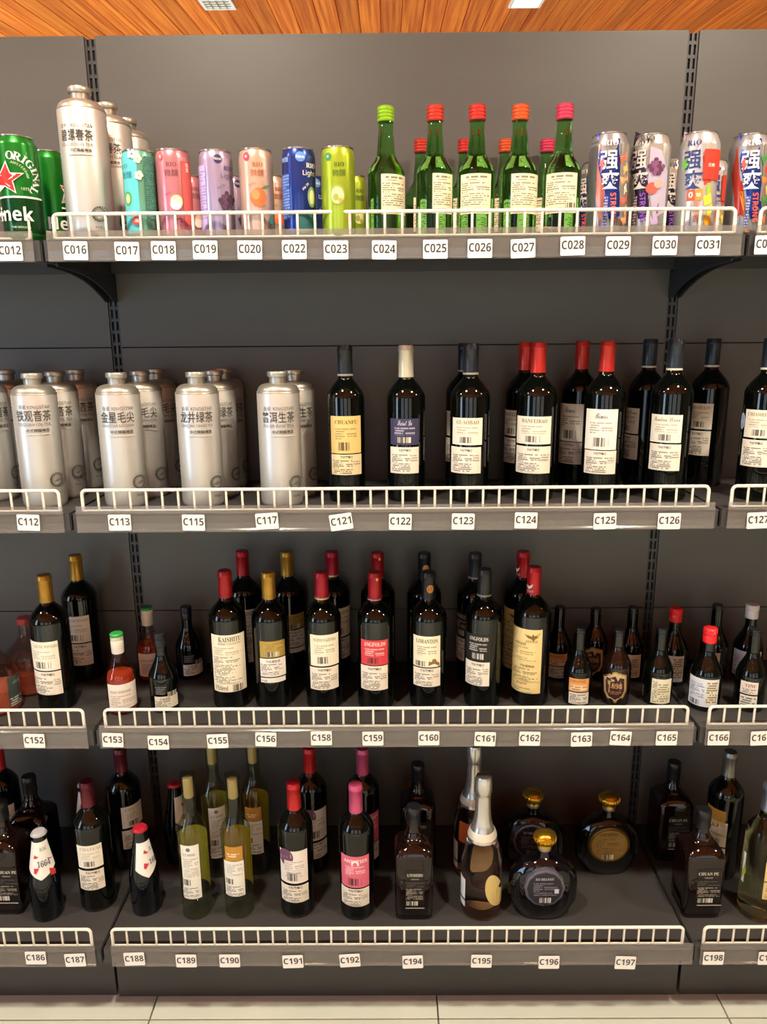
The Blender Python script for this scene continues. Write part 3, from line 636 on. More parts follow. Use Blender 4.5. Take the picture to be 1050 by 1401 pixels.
# ------------------------------------------------ silver aluminium bottles
def aluminium(key, u, vb, vt, row, name4, pin, label, tx, ty, sc, em, H=.252, R=.0402, c=None):
    z = ZS[row]
    if c is None: c = np.array([aty(u, vb, -.236)[0], -.236])
    root = thing('aluminium_bottle', (c[0], c[1], z), label, 'bottle', 'silver aluminium bottles on the %s shelf' % ROWN[row])
    P = [(R*.8, .002), (R*.90, 0), (R*.93, .001), (R*.985, .006), (R*.985, .009), (R, .012), (R, H - .0385), (R*.985, H - .037)]
    g = MB(); g.lathe(P, M_ALU, 56, cap1=False); b = g.obj('bottle_body', root)
    rs = [(R*1.0, H - .0385), (R*1.014, H - .0375), (R*1.0, H - .036)]
    for i in range(9): t = i/8; rs.append((.0156 + (R*.965 - .0156)*math.cos(t*math.pi/2)**.8, H - .036 + .0150*math.sin(t*math.pi/2)))
    g = MB(); g.lathe(rs, M_ALU2, 56, cap0=False); g.obj('shoulder', root)
    g = MB(); g.lathe([(.0156, H - .0215), (.0158, H - .010), (.0185, H - .009), (.0192, H - .0075), (.0192, H - .002), (.0182, H), (.014, H - .0008)], M_ALU2, 40); g.obj('bottle_cap', root)
    D = ink('#43403a'); D2 = ink('#6f6a60'); s = sc
    art = [('T', tx - 15*s, ty - 12*s, 5.4*s, '金星', D2, {'w': 12*s}), ('T', tx + 8*s, ty - 12*s, 4.6*s, 'KINGSTAR', D2, {'w': 33*s}), ('T', tx, ty, 15.5*s, name4, D, {'w': 47*s, 'bold': .006}),
           ('T', tx + 1*s, ty + 12*s, 4.4*s, pin, D2, {'w': 45*s}), ('T', tx + 7*s, ty + 20*s, 4.8*s, '中式精酿啤酒', D, {'w': 33*s, 'bold': .012}), ('X', tx - 9*s, ty + 24.3*s, tx + 23*s, ty + 26*s, '#cfcac0', '#8a857a', 'lines')]
    eu, ev = em; r = 9.3*s
    art += [('O', eu, ev, r, D, 1.1*s), ('O', eu, ev, r*.78, D2, .8*s)] + [('C', eu + r*math.cos(k*math.pi/10), ev + r*math.sin(k*math.pi/10), .9*s, D) for k in range(20)]
    art += [leaf(eu - 1, ev + 1, r*.45, D2), leaf(eu + 1.6, ev - 1.5, r*.4, D2), ('T', eu + .5, ev + r + 8*s, 3.2*s, '净含量:1L', D, {'w': 12*s})]
    artwork(root, Cyl(c, z, P), art, b); PRE[key] = (root, H, R, row); return root
c1 = under(108, 116, ZS[0], .252, .02, 1)
aluminium('bl', 0, 0, 0, 0, '碧螺春茶', 'BILUOCHUN TEA', 'tall silver bottle with black characters above price tag C016', 103, 184, 1.06, (136, 293), c=c1)
for u, v, Y, t in ((146, 145, -.160, 'silver bottle directly behind the tall one of price tag C016'), (173, 165, -.063, 'silver bottle standing against the panel behind two others of price tag C016')):
    rear('bl', u, v, t, 4, Y)
aluminium('tg', 64, 693, 508, 1, '铁观音茶', 'TIEGUANYIN TEA', 'silver bottle with a round leaf emblem above price tag C112', 45, 569, 1.0, (78, 656))
aluminium('mj', 175, 694, 508, 1, '金星毛尖', 'KINGSTAR MAOJIAN', 'silver bottle with a pinkish sheen above price tag C113', 160, 571, 1.0, (191, 659))
aluminium('lj', 280, 695, 508, 1, '龙井绿茶', 'LONGJING GREEN TEA', 'silver bottle with black characters above price tag C115', 268, 571, 1.0, (297, 660))
aluminium('pe', 387, 694, 508, 1, '普洱生茶', 'PU ER RAW TEA', 'silver bottle with black characters above price tag C117', 380.5, 571, 1.0, (405, 660))
for key, u, Y, rz, t in (('tg', 74, -.150, 0, 'silver bottle right behind the one of price tag C112'), ('tg', 103, -.062, 5, 'silver bottle against the panel in the file of price tag C112'),
                         ('mj', 191, -.150, 0, 'silver bottle right behind the one of price tag C113'), ('mj', 212, -.062, 18, 'silver bottle against the panel in the file of price tag C113'),
                         ('lj', 292.5, -.150, 12, 'silver bottle right behind the one of price tag C115'), ('lj', 305, -.062, 25, 'silver bottle against the panel in the file of price tag C115'),
                         ('pe', 402, -.150, 12, 'silver bottle right behind the one of price tag C117'), ('bl2', 0, 0, 0, '')):
    if key != 'bl2': rear(key, u, 508, t, rz, Y)
root, H_, R_, _ = PRE['tg']
c = aty(8, 506, -.06); copy_thing(root, (c[0] - .004, -.055, ZS[1]), -.2, 'shaded silver bottle at the panel beside the bottle of price tag C112')
c = aty(-24, 506, -.17); copy_thing(root, (c[0], -.172, ZS[1]), .5, 'silver bottle cut off by the picture edge beside the bottle of price tag C112')
# ------------------------------------------------ green soju bottles
def soju(key, u, vt, art, capcol, label):
    z, H, R = ZS[0], .215, .0325; c = under(u, vt, z, H, .014, 1)
    root = thing('soju_bottle', (c[0], c[1], z), label, 'bottle', 'green glass bottles on the top shelf')
    P = [(R*.7, .001), (R - .006, 0), (R - .001, .002), (R, .006), (R, .108)]
    for i in range(1, 11): t = i/10; P.append((.0158 + (R - .0158)*(1 - t*t*(3 - 2*t))**1.0, .108 + .034*t))
    P += [(.0135, .168), (.0128, .170), (.0125, H - .02)]
    g = MB(); g.lathe(P, G_GREEN, 44); g.obj('glass_body', root)
    r = .0143; Q = [(r*.97, H - .024)]
    for k in range(4): zz = H - .0235 + k*.0055; Q += [(r*.97, zz), (r*1.03, zz + .001), (r*1.03, zz + .0038), (r*.97, zz + .0046)]
    Q += [(r, H - .001), (r*.9, H)]
    g = MB(); g.lathe(Q, foil(capcol, .2, .3), 40); g.obj('screw_cap', root)
    artwork(root, Cyl(c, z, P), art, None); PRE[key] = (root, H, R, 0); return root
def sj(u0, v0, u1, v1, bar=False):
    p = '#ece2bd'; w = u1 - u0
    a = [('L', u0, v0, u1, v1, paper(p)), ('X', u0 + w*.18, v0 + 1.5, u1 - w*.12, v0 + 9, p, '#5a5238', 'bold'), ('X', u0 + 1.5, v0 + 11, u1 - 2, v1 - 11, p, '#5a5238', 'dense'), ('X', u0 + 2, v1 - 9, u1 - w*.3, v1 - 1.5, p, '#7d744f', 'lines')]
    if bar: a.append(('X', u1 - 15, v1 - 14, u1 - 2, v1 - 7, p, '#2a2620', 'bar'))
    return a
soju('so1', 528, 143, sj(522, 238, 554, 293), '#9ed327', 'green bottle with lime green cap above price tag C024')
soju('so2', 596, 142, sj(592, 237, 618.5, 292), '#e0402f', 'green bottle with red cap above price tag C025')
soju('so3', 654, 141, sj(631, 237, 671.5, 292), '#e23a33', 'green bottle with red cap above price tag C026')
soju('so4', 713, 141, sj(699.5, 237, 736, 292), '#ef6330', 'green bottle with orange cap above price tag C027')
soju('so5', 774, 140, sj(747.5, 236, 789, 291, True), '#ea4668', 'green bottle with pink cap above price tag C028')
for k, u, rz, t in (('so2', 577, -20, 'green bottle with red cap standing behind the one of price tag C025'), ('so3', 637, -10, 'green bottle with red cap standing behind the one of price tag C026'), ('so4', 693, -35, 'green bottle with orange cap standing behind the one of price tag C027'), ('so5', 750, -15, 'green bottle with pink cap standing behind the one of price tag C028')):
    rear(k, u, 189, t, rz, rc=.014)
# ------------------------------------------------ second shelf: wine
TITL = {'style': 'serif'}
wine('121', 476, 688, 472, 1, '#23262b', wl(453.5, 569.5, 493.6, 620.5, 622, 650, '#e3c277', 'CHUANFU', '#5a4422', '#e6d3a4', 1, 5.5), 'wine bottle with black capsule and golden yellow label above price tag C121', R=.036, band=mat('grey_band', '#8f8c84', .4), metal=.1)
wine('122', 556, 687, 472, 1, '#e6ddc2', wl(535, 573, 573, 609, 612, 648, '#3a3654', 'Saint La', '#cfc8dc', th=7, topt={'style': 'script', 'w': 20}) , 'wine bottle with silver white capsule and dark purple label above price tag C122', R=.037, cl=.06)
wine('123', 641, 688, 470, 1, '#24262e', wl(620, 572, 660, 609, 612, 648, '#ece4d2', 'GUAOBAO', '#8f7236', skew=-2, th=5.5), 'wine bottle with black capsule and gold lettering above price tag C123', R=.038, band=mat('grey_band', '#8f8c84', .4), metal=.1)
wine('124', 729.5, 686, 468.6, 1, '#d8342c', wl(708, 570, 754, 608, 611, 648, '#ede6d3', 'WANFEIBAO', '#7d6430', skew=-1.2, th=5.5), 'wine bottle with red capsule and cream label above price tag C124', R=.0385, cl=.056)
wine('125', 819.5, 685, 466.5, 1, '#d2352b', wl(802, 560, 844.5, 615.6, 616.8, 648.7, '#f1ebdc', 'Rimos', '#3a3630', skew=-2, th=8, topt={'style': 'script', 'w': 17}) , 'wine bottle with red capsule and tall white script label above price tag C125', R=.0385, cl=.057)
wine('126', 908.5, 686, 464, 1, '#2b313c', wl(891.4, 567.6, 933.4, 605.7, 607.8, 644, '#efe8d6', 'Sandua Llana', '#8a7448', skew=-2.5, th=6, topt={'style': 'script', 'w': 36}), 'wine bottle with black capsule and cream script label above price tag C126', R=.0385, band=mat('cream_band', '#cfc6ae', .4), metal=.1)
wine('127', 1033, 686, 463, 1, '#2a303a', wl(1020, 561, 1060, 599.5, 602, 639, '#efe6cf', 'CHIAMELIN', '#8a7a52', skew=-5) + [('C', 1004, 574, 5.5, paper('#b8c2d2'), 11), ('C', 1004, 574, 4.2, ink('#93a4c0'), 8.5), ('T', 1004, 574, 5, '金', paper('#d8dee8')), ('P', [(997, 584), (1003, 586), (999, 617), (993, 617)], paper('#b8c2d2'))], 'wine bottle with black capsule and oval silver medal sticker above price tag C127', R=.0385, band=mat('cream_band', '#cfc6ae', .4), metal=.1)
for k, u, Y, rz, t in (('123', 636.5, -.085, -10, 'wine bottle with black capsule hidden behind the one of price tag C123'), ('124', 720, -.085, -30, 'wine bottle with red capsule standing behind the one of price tag C124'), ('125', 797.5, -.085, -22, 'wine bottle with red capsule standing behind the one of price tag C125'), ('126', 890, -.085, -50, 'wine bottle with black capsule standing behind the one of price tag C126'), ('127', 976.5, -.075, -10, 'wine bottle with black capsule between the bottles of price tags C126 and C127')):
    rear(k, u, 480, t, rz, Y)
# ------------------------------------------------ third shelf: wine
wine('gold', 82, 974, 786, 2, '#c9993a', wl(40.7, 878.8, 81, 917.8, 919.5, 951, '#efe8d4', 'LOUSE WINERY', '#a39a80', skew=4.5, th=4), 'wine bottle with gold capsule above price tag C152', metal=.6)
wine('155', 318.5, 972, 780, 2, '#c3232c', [('L', 292, 869, 336, 947, paper('#efe6cc')), ('T', 314.5, 875, 6.5, 'KAISHITU', ink('#3d3a2c'), {'style': 'serif', 'w': 30}), ('T', 314, 881, 3, 'WINE COUNTRY', ink('#5c5644'), {'w': 32}), ('X', 294.5, 885, 333, 896, '#efe6cc', '#8a8068', 'lines'), ('X', 294.5, 898, 333, 935, '#efe6cc', '#5a5340', 'dense'), ('T', 303, 941, 6, '750ml', ink('#4a4434'), {'w': 17}), ('X', 319, 935, 334, 944, '#efe6cc', '#2a2620', 'bar')], 'wine bottle with red capsule and tall cream label above price tag C155', cl=.056)
wine('156', 375.5, 972, 782, 2, '#d0a03c', [('L', 356, 877.5, 389.7, 899.6, mat('gold_label', '#b79a4a', .35, .5)), ('X', 363, 879.5, 387, 890, '#b79a4a', '#6a5522', 'lines'), ('X', 362, 892, 382, 898.5, '#d9cda0', '#2a2418', 'bar')] + wl(356.7, 901, 391, 926, 0, 0, '#ece6da', '干红葡萄酒', '#3a362e', sub=True, bc=False, th=3.4) + [('X', 358, 908, 382, 924, '#ece6da', '#3a362e', 'dense'), ('L', 357.6, 927.5, 391, 934, paper('#ece6da')), ('T', 362, 931, 2.5, '净含量', ink('#5a564c'))], 'wine bottle with gold capsule and gold label above price tag C156', metal=.6, cl=.056)
wine('158', 445, 973, 782, 2, '#bf2338', wl(425.3, 869, 463.2, 911.4, 913.5, 944, '#efe8cf', 'NUEVO FAZENDA', '#7d7448', th=4.2), 'wine bottle with crimson capsule, gold ring and cream label above price tag C158', band=mat('gold_band', '#d8c878', .35, .4), cl=.056)
wine('159', 515, 974, 782, 2, '#c0202c', wl(494.7, 876.5, 530.7, 910.3, 911.6, 944.6, '#d23c44', 'ANGFOLDS', '#f3dcd8', th=5.4), 'wine bottle with red capsule and red label above price tag C159', cl=.056, capart=[('T', 516, 793, 5, '♦', ink('#e0b050')), ('R', 503, 820.5, 521, 822, ink('#d8a0a0'))])
wine('160', 585.5, 973, 781.6, 2, '#1f2226', wl(566.3, 871, 602.4, 913, 914.6, 939.8, '#efe7c8', 'LORANTON', '#4d482f', th=5.6, bc=False) + [('L', 567.5, 872, 568, 872.5, paper('#efe7c8')), ('X', 569, 904, 584, 911, '#efe7c8', '#3a3628', 'bar'), ('P', [(586.5, 911), (587, 905), (591, 906), (592, 902), (596, 901), (598, 905), (601, 906), (601.5, 911)], ink('#8a6a38'))], 'wine bottle with black gold-badged capsule and cream label above price tag C160', metal=.1, cl=.056, capart=[('C', 589, 806, 4.5, ink('#c98a3c'), 5.5), ('T', 589, 806, 4, 'LT', ink('#3a2a14'))])
wine('161', 659, 971, 778, 2, '#2b2d2f', wl(638.6, 868.6, 670.8, 904.7, 905.8, 938.2, '#1d1b1a', 'ANGFOLDS', '#d8d2c6', skew=-1, th=5.2), 'wine bottle with charcoal capsule and black label above price tag C161', metal=.1, band=mat('grey_band', '#8f8c84', .4), cl=.056)
EAG = [(718, 867), (723, 869), (728, 871), (730, 867.5), (732, 871), (737, 868), (740, 866), (736, 873), (732, 875), (730.5, 878), (728, 875), (723, 873)]
wine('162', 724, 968, 775, 2, '#d0242c', [('L', 701, 861, 740.9, 948.5, paper('#e6cf8e')), ('P', EAG, ink('#7a5f28')), ('T', 712, 879, 3.6, 'RAWFALDS', ink('#6a5528'), {'style': 'serif', 'w': 17}), ('T', 728, 878, 3.2, 'ESTATE', ink('#8a7238'), {'style': 'serif', 'w': 15}), ('X', 703, 884, 736, 905, '#e6cf8e', '#7d6732', 'lines'), ('T', 721, 911, 3.4, '干红葡萄酒', ink('#3d341c'), {'w': 30}), ('X', 703, 914, 738, 932, '#e6cf8e', '#4d4226', 'dense'), ('T', 714, 934, 4, 'Rawfalds', ink('#9a3a2c'), {'style': 'script', 'w': 14}), ('X', 703, 939, 728, 946, '#e6cf8e', '#4d4226', 'lines')], 'wine bottle with bright red capsule and tall golden bird label above price tag C162', cl=.057, capart=[('P', [(721, 799), (726, 802), (730, 799), (728, 804), (724, 806)], WHT), ('T', 725.5, 809, 3, 'ESTATE', ink('#f0d8d0'), {'w': 9})])
for k, u, v, rz, t in (('gold', 102, 757, 5, 'wine bottle with gold capsule behind the one of price tag C152'), ('155', 331, 751, 12, 'wine bottle with red capsule behind the one of price tag C155'), ('156', 392, 752, 15, 'wine bottle with gold capsule behind the one of price tag C156'), ('158', 454, 752, 20, 'wine bottle with crimson capsule behind the one of price tag C158'), ('159', 516.7, 753, 0, 'wine bottle with red capsule behind the one of price tag C159'), ('160', 581, 753.6, 0, 'wine bottle with black capsule behind the one of price tag C160'), ('161', 651, 754, -35, 'wine bottle with charcoal capsule behind the one of price tag C161'), ('162', 717, 752, -20, 'wine bottle with bright red capsule behind the one of price tag C162')):
    rear(k, u, v, t, rz)
# ------------------------------------------------ third shelf: small bottles
def mini(key, u, vb, vt, capm, art, label, R=.0295, rn=.0115, H=None, glass=None, cl=.034, straight=.42, shoulder=.74, rc=.0125, fill=None, top=None, ribs=True, wrap=None, c=None, kind='bottle', name='small_wine_bottle'):
    z = ZS[2]; c = front(u, vb, R, z) if c is None else c; H = H or height(u, vt, c, z)
    root = thing(name, (c[0], c[1], z), label, kind, 'small bottles on the third shelf')
    P = slope_prof(H*straight, H*shoulder, H - .003, R, rn); g = MB(); g.lathe(P, glass or G_DARK); b = g.obj('glass_body', root)
    if fill:
        S = Cyl((0, 0), 0, P); zs = np.linspace(.006, H*fill[0], 12); g = MB(); g.lathe([(S.r(q) - .0022, q) for q in zs], fill[1]); g.obj('wine_fill', root)
    screw_cap(root, H, cl, rc, capm, ribs, top)
    if wrap: g = MB(); g.lathe([(rn*1.06, H - cl - wrap[0]), (rn*1.10, H - cl + .001)], wrap[1]); g.obj('neck_wrap', root)
    artwork(root, Cyl(c, z, P), art, b); PRE[key] = (root, H, R, 2); return root
KCAP = mat('black_screw_cap', '#17171a', .3)
mini('153', 170, 979, 866, mat('white_screw_cap', '#ddd5c4', .4), [('L', 149, 936, 189, 970, paper('#ece3d6')), ('T', 165, 947, 3.2, 'ROSE VINEYARD', ink('#7a6a60'), {'w': 26}), ('X', 153, 950, 186, 966, '#ece3d6', '#9a8878', 'lines')], 'rosé miniature with green-topped white cap above price tag C153', glass=G_PINK, fill=(.50, G_ORANGE), top=mat('green_cap_top', '#2f9a45', .35), ribs=False, wrap=(.012, mat('white_wrap', '#d8d2c6', .5)), cl=.03, rc=.0128)
mini('154', 227.5, 976, 865, KCAP, [('X', 213, 939, 228, 950, '#0c0f0e', '#8a8a80', 'lines'), ('X', 229, 945, 241, 951.5, '#d8d2c2', '#1d1a18', 'bar'), ('L', 212.5, 952.5, 243.5, 969, paper('#e2ddc8')), ('T', 226, 956.5, 3, '红葡萄酒', ink(INK), {'w': 20}), ('X', 214, 958.5, 233, 968, '#e2ddc8', '#4a4a38', 'dense')], 'dark miniature with black cap and low cream label above price tag C154', cl=.03)
mini('163', 788.5, 967, 858, KCAP, [('L', 779, 929, 805.5, 946.7, paper('#e7a25a')), ('T', 790, 932.5, 3.4, 'COOKS ESTATE', ink('#7a3a1c'), {'w': 22}), ('X', 781, 938, 803, 945, '#ecd9b4', '#b06a2a', 'bold'), ('L', 778.5, 948, 805, 964, paper('#e6e0d2')), ('X', 780, 949.5, 803, 963, '#e6e0d2', '#4a4438', 'dense')], 'dark miniature with an orange-topped label above price tag C163', cl=.016, rc=.0112)
BRN = mat('brown_label', '#43201a', .4); GLD = mat('gold_border', '#b08a4a', .35, .5)
def shield(u, v, w, h, k): return [(u - w*k, v - h*.80*k), (u - w*.6*k, v - h*.86*k), (u, v - h*k), (u + w*.6*k, v - h*.86*k), (u + w*k, v - h*.80*k), (u + w*.98*k, v + h*.2*k), (u + w*.7*k, v + h*.66*k), (u, v + h*k), (u - w*.7*k, v + h*.66*k), (u - w*.98*k, v + h*.2*k)]
mini('164', 840.5, 967, 861, KCAP, [('P', shield(842, 940.5, 15.5, 21.5, 1), GLD), ('P', shield(842, 940.5, 15.5, 21.5, .9), mat('gold_border2', '#cdb98a', .4, .3)), ('P', shield(842, 941.5, 12.5, 16, 1), BRN), ('T', 842, 938.5, 7, '1898', ink('#c9a56a'), {'style': 'script', 'w': 17}), ('X', 834, 945, 850, 950, '#43201a', '#b08a5a', 'lines')], 'brown miniature with a gold-edged shield label above price tag C164', glass=G_BROWN, straight=.50, shoulder=.80, cl=.02, rc=.0112, name='small_liqueur_bottle')
mini('165', 897.5, 967, 858.5, KCAP, [('L', 891.5, 929.6, 917.5, 963, paper('#e9e2c6')), ('X', 893, 931, 899, 961, '#e9e2c6', '#6a6a48', 'dense'), ('X', 900, 935, 915, 961, '#e9e2c6', '#8a8a52', 'bold'), ('L', 876.5, 933, 880.5, 955, paper('#ddd6be'))], 'dark miniature with black cap and pale green-printed label above price tag C165', cl=.016, rc=.0112)
mini('166', 961.5, 974, 858.5, mat('red_screw_cap', '#dc2326', .35), [('L', 942.7, 929, 982.6, 967, paper('#dfe2e6')), ('T', 953, 933.5, 3.2, 'SHIRAZ ROSÉ', ink('#5a6a9a'), {'w': 17}), ('X', 945, 936, 964, 953, '#dfe2e6', '#5a6a9a', 'dense'), ('X', 967, 933, 981, 963, '#e4dcc2', '#6a6248', 'bold'), ('X', 944.5, 955, 957, 962, '#dfe2e6', '#3a4a7a', 'bar')], 'miniature with bright red cap and pale blue label above price tag C166', R=.0315, cl=.031, rc=.0135)
mini('167', 1022, 975, 861, KCAP, [('L', 1013.6, 933, 1037.7, 950, paper('#e2d9cc')), ('T', 1027, 938.5, 4, 'TINI', ink('#9a4a3a'), {'style': 'serif'}), ('X', 1016, 942, 1035, 949, '#e2d9cc', '#5a5248', 'dense'), ('L', 1012.3, 951.7, 1036, 966.5, paper('#e2ddd2')), ('X', 1014, 953, 1034, 965.5, '#e2ddd2', '#3a362e', 'bold')], 'dark miniature with black cap and split white label above price tag C167', cl=.016, rc=.0112)
def rear_mini(key, u, vt, label, rz=0, capm=None):
    o = rear(key, u, vt, label, rz, rc=.011)
    if capm:
        for ch in o.children:
            if ch.name.startswith('screw_cap'): ch.data = ch.data.copy(); ch.data.materials[0] = capm
    return o
rear_mini('153', 200, 828, 'rosé miniature with white cap behind the one of price tag C153', 0)
rear_mini('154', 254, 827, 'dark miniature with black cap behind the one of price tag C154', 10)
rear_mini('163', 767, 827, 'dark miniature with an orange-topped label behind the one of price tag C163', -5)
rear_mini('164', 816.5, 829, 'brown miniature with a shield label behind the one of price tag C164', 0)
rear_mini('165', 867.5, 828, 'dark miniature with black cap standing between price tags C164 and C165', -8)
rear_mini('166', 926.4, 829, 'miniature with red cap standing behind the one of price tag C165', 0)
rear_mini('167', 983.5, 824.5, 'dark miniature with black cap standing behind the red-capped one of price tag C166', 0)
rear_mini('166', 1031, 824.5, 'miniature with white cap standing behind the one of price tag C167', 5, mat('white_cap', '#e6e2dc', .35))
mini('ro', 2, 981, 866, mat('rose_cap', '#a83a40', .35), [('L', 11, 922, 31, 965, paper('#3a4440')), ('T', 22, 930, 6, 'ROSÉ', ink('#8a9a8c'), {'style': 'script', 'w': 15}), ('X', 14, 950, 31, 963, '#3a4440', '#c2c2b4', 'bold')], 'fat rosé flask bottle with dark green label cut off by the picture edge', R=.046, rn=.0125, glass=G_PINK, fill=(.30, mat('pink_wine', '#cf7a5c', .1, alpha=.45)), straight=.50, shoulder=.80, cl=.014, rc=.0150, ribs=False, name='rose_bottle')
o_ = rear_mini('ro', 32, 842, 'fat rosé flask bottle standing behind another beside the gold capped wine', 25)
# ------------------------------------------------ bottom shelf
wine('187', 138, 1247, 1068, 3, '#6d1f2c', wl(107, 1157, 140.7, 1188, 1191, 1217.8, '#ece6d4', 'CHATEAU', '#b0a890', skew=3, th=4), 'wine bottle with maroon capsule above price tag C187', cl=.056, R=.0375)
wine('191', 409, 1257, 1069.5, 3, '#cf2a2c', wl(384.8, 1165, 421, 1208.8, 1212, 1235, '#eae2d8', ' ', '#8a7a80', skew=1.5, th=2) + [('L', 385.2, 1165.4, 386, 1166, paper('#eae2d8')), ('C', 391, 1172, 9.5, ink('#6d4560'), 11), ('R', 391, 1190.5, 414, 1191.2, ink('#a08a90')), ('R', 391, 1199, 414, 1199.7, ink('#a08a90')), ('T', 402, 1195, 3, 'GRAN VINO', ink('#8a6a72'), {'w': 17})], 'wine bottle with red capsule and grape-print label above price tag C191', cl=.06, R=.037)
wine('192', 490, 1260, 1072, 3, '#dd5a86', wl(468, 1172.4, 505, 1214.8, 1216.5, 1240.5, '#dd6a80', 'ANIUTIER', '#f6dfe0', skew=.3, th=4.5, topt={'style': 'heavy'}) + [('L', 468.5, 1173, 469, 1173.5, paper('#dd6a80')), ('C', 486, 1183, 4.6, ink('#f3e6e2'), 5.5), ('C', 486, 1183.5, 2.6, ink('#dd6a80'), 3.2)], 'wine bottle with pink capsule and pink label above price tag C192', cl=.062, R=.037)
for k, u, v, rz, t in (('187', 163, 1019, 40, 'wine bottle with maroon capsule behind the one of price tag C187'), ('191', 423, 1018, 25, 'wine bottle with red capsule behind the one of price tag C191'), ('192', 496, 1019, 25, 'wine bottle with pink capsule behind the one of price tag C192'), ('191', -6, 1015, 15, 'wine bottle with red capsule at the panel behind the square dark bottles')):
    rear(k, u, v, t, rz)
def beer(key, u, vb, vt, capcol, art, label):
    z, R = ZS[3], .0315; c = front(u, vb, R, z); H = height(u, vt, c, z)
    root = thing('beer_bottle', (c[0], c[1], z), label, 'beer bottle', 'beer bottles on the bottom shelf')
    P = [(R*.75, .001), (R - .005, 0), (R - .001, .002), (R, .006), (R*1.0, .03), (R*.985, .05), (R, .072), (R, .085)]
    for i in range(1, 13): t = i/12; P.append((.0135 + (R - .0135)*(1 - t)**1.15*(1 + .25*t), .085 + (H - .012 - .085)*t))
    P.append((.0135, H - .004)); g = MB(); g.lathe(P, G_BLUEBK); b = g.obj('glass_body', root)
    n = 42; g = MB(); rg = []
    for r, zz, fl in ((.0152, H - .0075, .0012), (.0152, H - .0055, .001), (.0142, H - .003, 0), (.0125, H - .0008, 0), (.008, H, 0)):
        rg.append([((r + fl*(1 if j % 2 else -1))*math.cos(2*math.pi*j/n), (r + fl*(1 if j % 2 else -1))*math.sin(2*math.pi*j/n), zz) for j in range(n)])
    g.loft(rg, foil(capcol, .2, .3)); cp = g.obj('crown_cap', root)
    artwork(root, Cyl(c, z, P), art, b); PRE[key] = (root, H, R, 3); return root
def neck1664(u, v, dx):
    W_, R_, B_ = paper('#ece8e0'), ink('#c23a3a'), ink('#2f3a55')
    return [('N', u - 24 + dx, v - 25, u + 24 + dx, v + 29, 13, W_), ('T', u - 1 + dx, v - 14, 5.4, 'BLANC', B_, {'w': 17}),
            ('P', [(u - 13 + dx, v - 5), (u - 7 + dx, v - 2.5), (u - 10 + dx, v), (u - 14 + dx, v)], R_), ('P', [(u + 13 + dx, v - 8), (u + 3 + dx, v - 2), (u + 8 + dx, v - .5), (u + 13 + dx, v - 5)], R_),
            ('T', u + dx, v + 6, 9, '1664', B_, {'style': 'script', 'w': 23}), ('P', [(u - 13 + dx, v + 13), (u - 6 + dx, v + 13), (u - 10 + dx, v + 21), (u - 13 + dx, v + 20)], R_), ('P', [(u + 7 + dx, v + 12), (u + 15 + dx, v + 12), (u + 16 + dx, v + 19), (u + 9 + dx, v + 22)], R_)]
beer('bw', 69, 1261, 1136, '#d6d4da', neck1664(60, 1175, 0), 'dark beer bottle with white cap and white neck label above price tag C186')
beer('br', 203, 1254, 1130, '#cf2a3c', neck1664(200, 1168, 10), 'dark beer bottle with red cap and white neck label above price tag C188')
rear('bw', 115, 1066, 'dark beer bottle with white cap behind the maroon capped wine', 0); rear('br', 238, 1066, 'dark beer bottle with red cap behind the one of price tag C188', 25)
def slim(key, u, vb, vt, art, back, label):
    z, R = ZS[3], .0305; c = front(u, vb, R, z); H = height(u, vt, c, z)
    root = thing('ice_wine_bottle', (c[0], c[1], z), label, 'wine bottle', 'slim clear bottles on the bottom shelf')
    P = [(R*.8, .001), (R - .004, 0), (R - .001, .002), (R, .006), (R, H*.60)]
    for i in range(1, 11): t = i/10; P.append((.0138 + (R - .0138)*(1 - t*t*(3 - 2*t)), H*.60 + H*.14*t))
    P += [(.0138, H - .014), (.0155, H - .013), (.0155, H - .001), (.014, H)]
    g = MB(); g.lathe(P, G_CLEAR, 44); b = g.obj('glass_body', root)
    g = MB(); g.lathe([(.0095, H - .055), (.0100, H - .054), (.0100, H - .012), (.009, H - .011)], mat('cork', '#c9a878', .8, bump=.3, bscale=400), 24); g.obj('cork', root)
    S = Cyl(c, z, P); S2 = Cyl((0, 0), 0, P)
    m = MB(); a0, a1 = back[0], back[1]; zs = (H*.16, H*.565); ring = []
    for j in range(2):
        ring += [((R + .0006)*math.sin(a), -(R + .0006)*math.cos(a), zs[j]) for a in np.linspace(a0, a1, 25)]
    m.add(ring, [(i, i + 1, 26 + i, 25 + i) for i in range(24)], paper(back[2]), True); m.obj('front_label', root)
    artwork(root, S, art, b); PRE[key] = (root, H, R, 3); return root
slim('189', 271.5, 1259, 1057, [('L', 250, 1157, 274.3, 1230, paper('#ece9dc')), ('C', 257, 1163, 2.5, ink('#7a7a6c')), ('T', 258, 1170, 3, 'ICE WINE', ink('#7a7a6c'), {'w': 15}), ('X', 252, 1174, 272, 1200, '#ece9dc', '#8a8a7c', 'lines'), ('X', 252, 1203, 261, 1211, '#ece9dc', '#2a2a26', 'bar'), ('X', 252, 1214, 272, 1227, '#ece9dc', '#5a5a50', 'dense')], (math.pi - 1.3, math.pi + 1.25, '#c9a93a'), 'slim clear bottle with yellow front label and long white back label above price tag C189')
